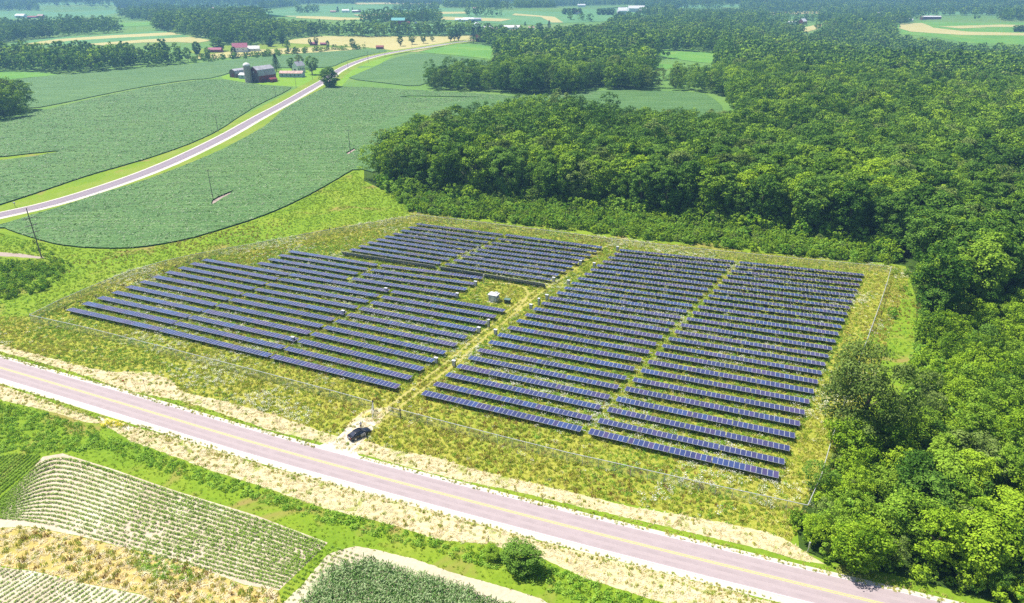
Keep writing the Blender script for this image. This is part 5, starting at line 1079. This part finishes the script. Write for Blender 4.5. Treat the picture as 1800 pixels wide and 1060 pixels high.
def lines(poly, d0, d1, sp, st, keep=1.0):
    A = P(*d0); B = P(*d1); d = (B - A).xy.normalized(); q = Vector((-d.y, d.x)); ww = [P(*u) for u in poly]
    u0, u1 = min(Vector((w.x, w.y)).dot(d) for w in ww), max(Vector((w.x, w.y)).dot(d) for w in ww); v0, v1 = min(Vector((w.x, w.y)).dot(q) for w in ww), max(Vector((w.x, w.y)).dot(q) for w in ww)
    U_, V_ = np.meshgrid(np.arange(u0, u1, st), np.arange(v0, v1, sp)); U_ = U_.ravel() + g6.uniform(-.08, .08, U_.size); V_ = V_.ravel() + g6.uniform(-.05, .05, V_.size)
    x = U_ * d.x + V_ * q.x; y = U_ * d.y + V_ * q.y; a, b_ = pix(x, y, 0 * x); k = inpoly(a, b_, poly) & (g6.uniform(size=len(x)) < keep); return np.c_[x[k], y[k], 0 * x[k]]
e1 = lines([(-60, 990), (0, 998), (60, 1006), (150, 1028), (255, 1049), (320, 1075), (200, 1120), (-60, 1120)], (0, 1045), (62, 1006), .9, .28, .9)
e2 = lines([(-60, 800), (0, 800), (70, 799), (68, 812), (40, 838), (8, 866), (-30, 900), (-60, 905)], (0, 872), (70, 812), .76, .26)
e3 = lines([(545, 970), (575, 956), (600, 962), (640, 975), (600, 990), (560, 1010), (530, 1040), (500, 1060), (492, 1040)], (500, 1000), (600, 1035), .76, .4, .7)
pts += [e1, e2, e3]; sc_ += [g6.uniform(.6, 1.0, len(e1)), g6.uniform(.9, 1.3, len(e2)), g6.uniform(.6, 1.1, len(e3))]
Pn = np.concatenate(pts); Sn = np.concatenate(sc_)
scatter('bean_rows', Pn, PR, Sn, g6.uniform(0, 6.28, len(Pn)), g6.integers(0, 4, len(Pn)), 'curving rows of young bean plants on bare soil below the road')
e4 = lines([(505, 1120), (535, 1062), (560, 1022), (590, 1000), (640, 990), (690, 1000), (760, 1022), (850, 1052), (900, 1075), (960, 1120)], (650, 995), (880, 1062), .98, .2, .93)
scatter('corn_crop', e4, PC, g6.uniform(.75, 1.1, len(e4)), g6.uniform(0, 6.28, len(e4)), g6.integers(0, 4, len(e4)), 'dark green corn in the corner field at the bottom edge')
# leafy tops standing out of the nearer bean crop, sparkle painted in their colour
SB = [mk('bean_top', [(*clump(120 + k, 14, .55, .30, .36), 'crop_tops')]) for k in range(4)]
t1 = fill([SOYB], .42, pick_w([0, 1, 2, 3], [1, 1, 1, 1]), .6, 1.25, 51, drop=[HOLEB, HOLEB2, HOLEB3]); t2 = fill([SOYA2], .22, pick_w([0, 1, 2, 3], [1, 1, 1, 1]), .8, 1.5, 52)
t_ = [np.concatenate(q) for q in zip(t1, t2)]; t_[0][:, 2] += .42
scatter('bean_leaves', t_[0], SB, t_[1], t_[2], t_[3], 'leaf tops standing out of the bean crops, with sparkle painted pale')

# ------------------------------------------------------------------ haze
hz = MB().box((0, 3300, 46), (14000, 13000, 100)).build('haze', 'white_wall'); hz.data.materials.clear()
m = bpy.data.materials.new('haze_air'); m.use_nodes = True; n = m.node_tree.nodes; l = m.node_tree.links; n.remove(n['Principled BSDF'])
pv = n.new('ShaderNodeVolumePrincipled'); pv.inputs['Color'].default_value = (.31, .62, 1, 1); pv.inputs['Density'].default_value = .00024; pv.inputs['Anisotropy'].default_value = .2
l.new(pv.outputs[0], n['Material Output'].inputs['Volume']); hz.data.materials.append(m); tag(hz, kind='stuff')
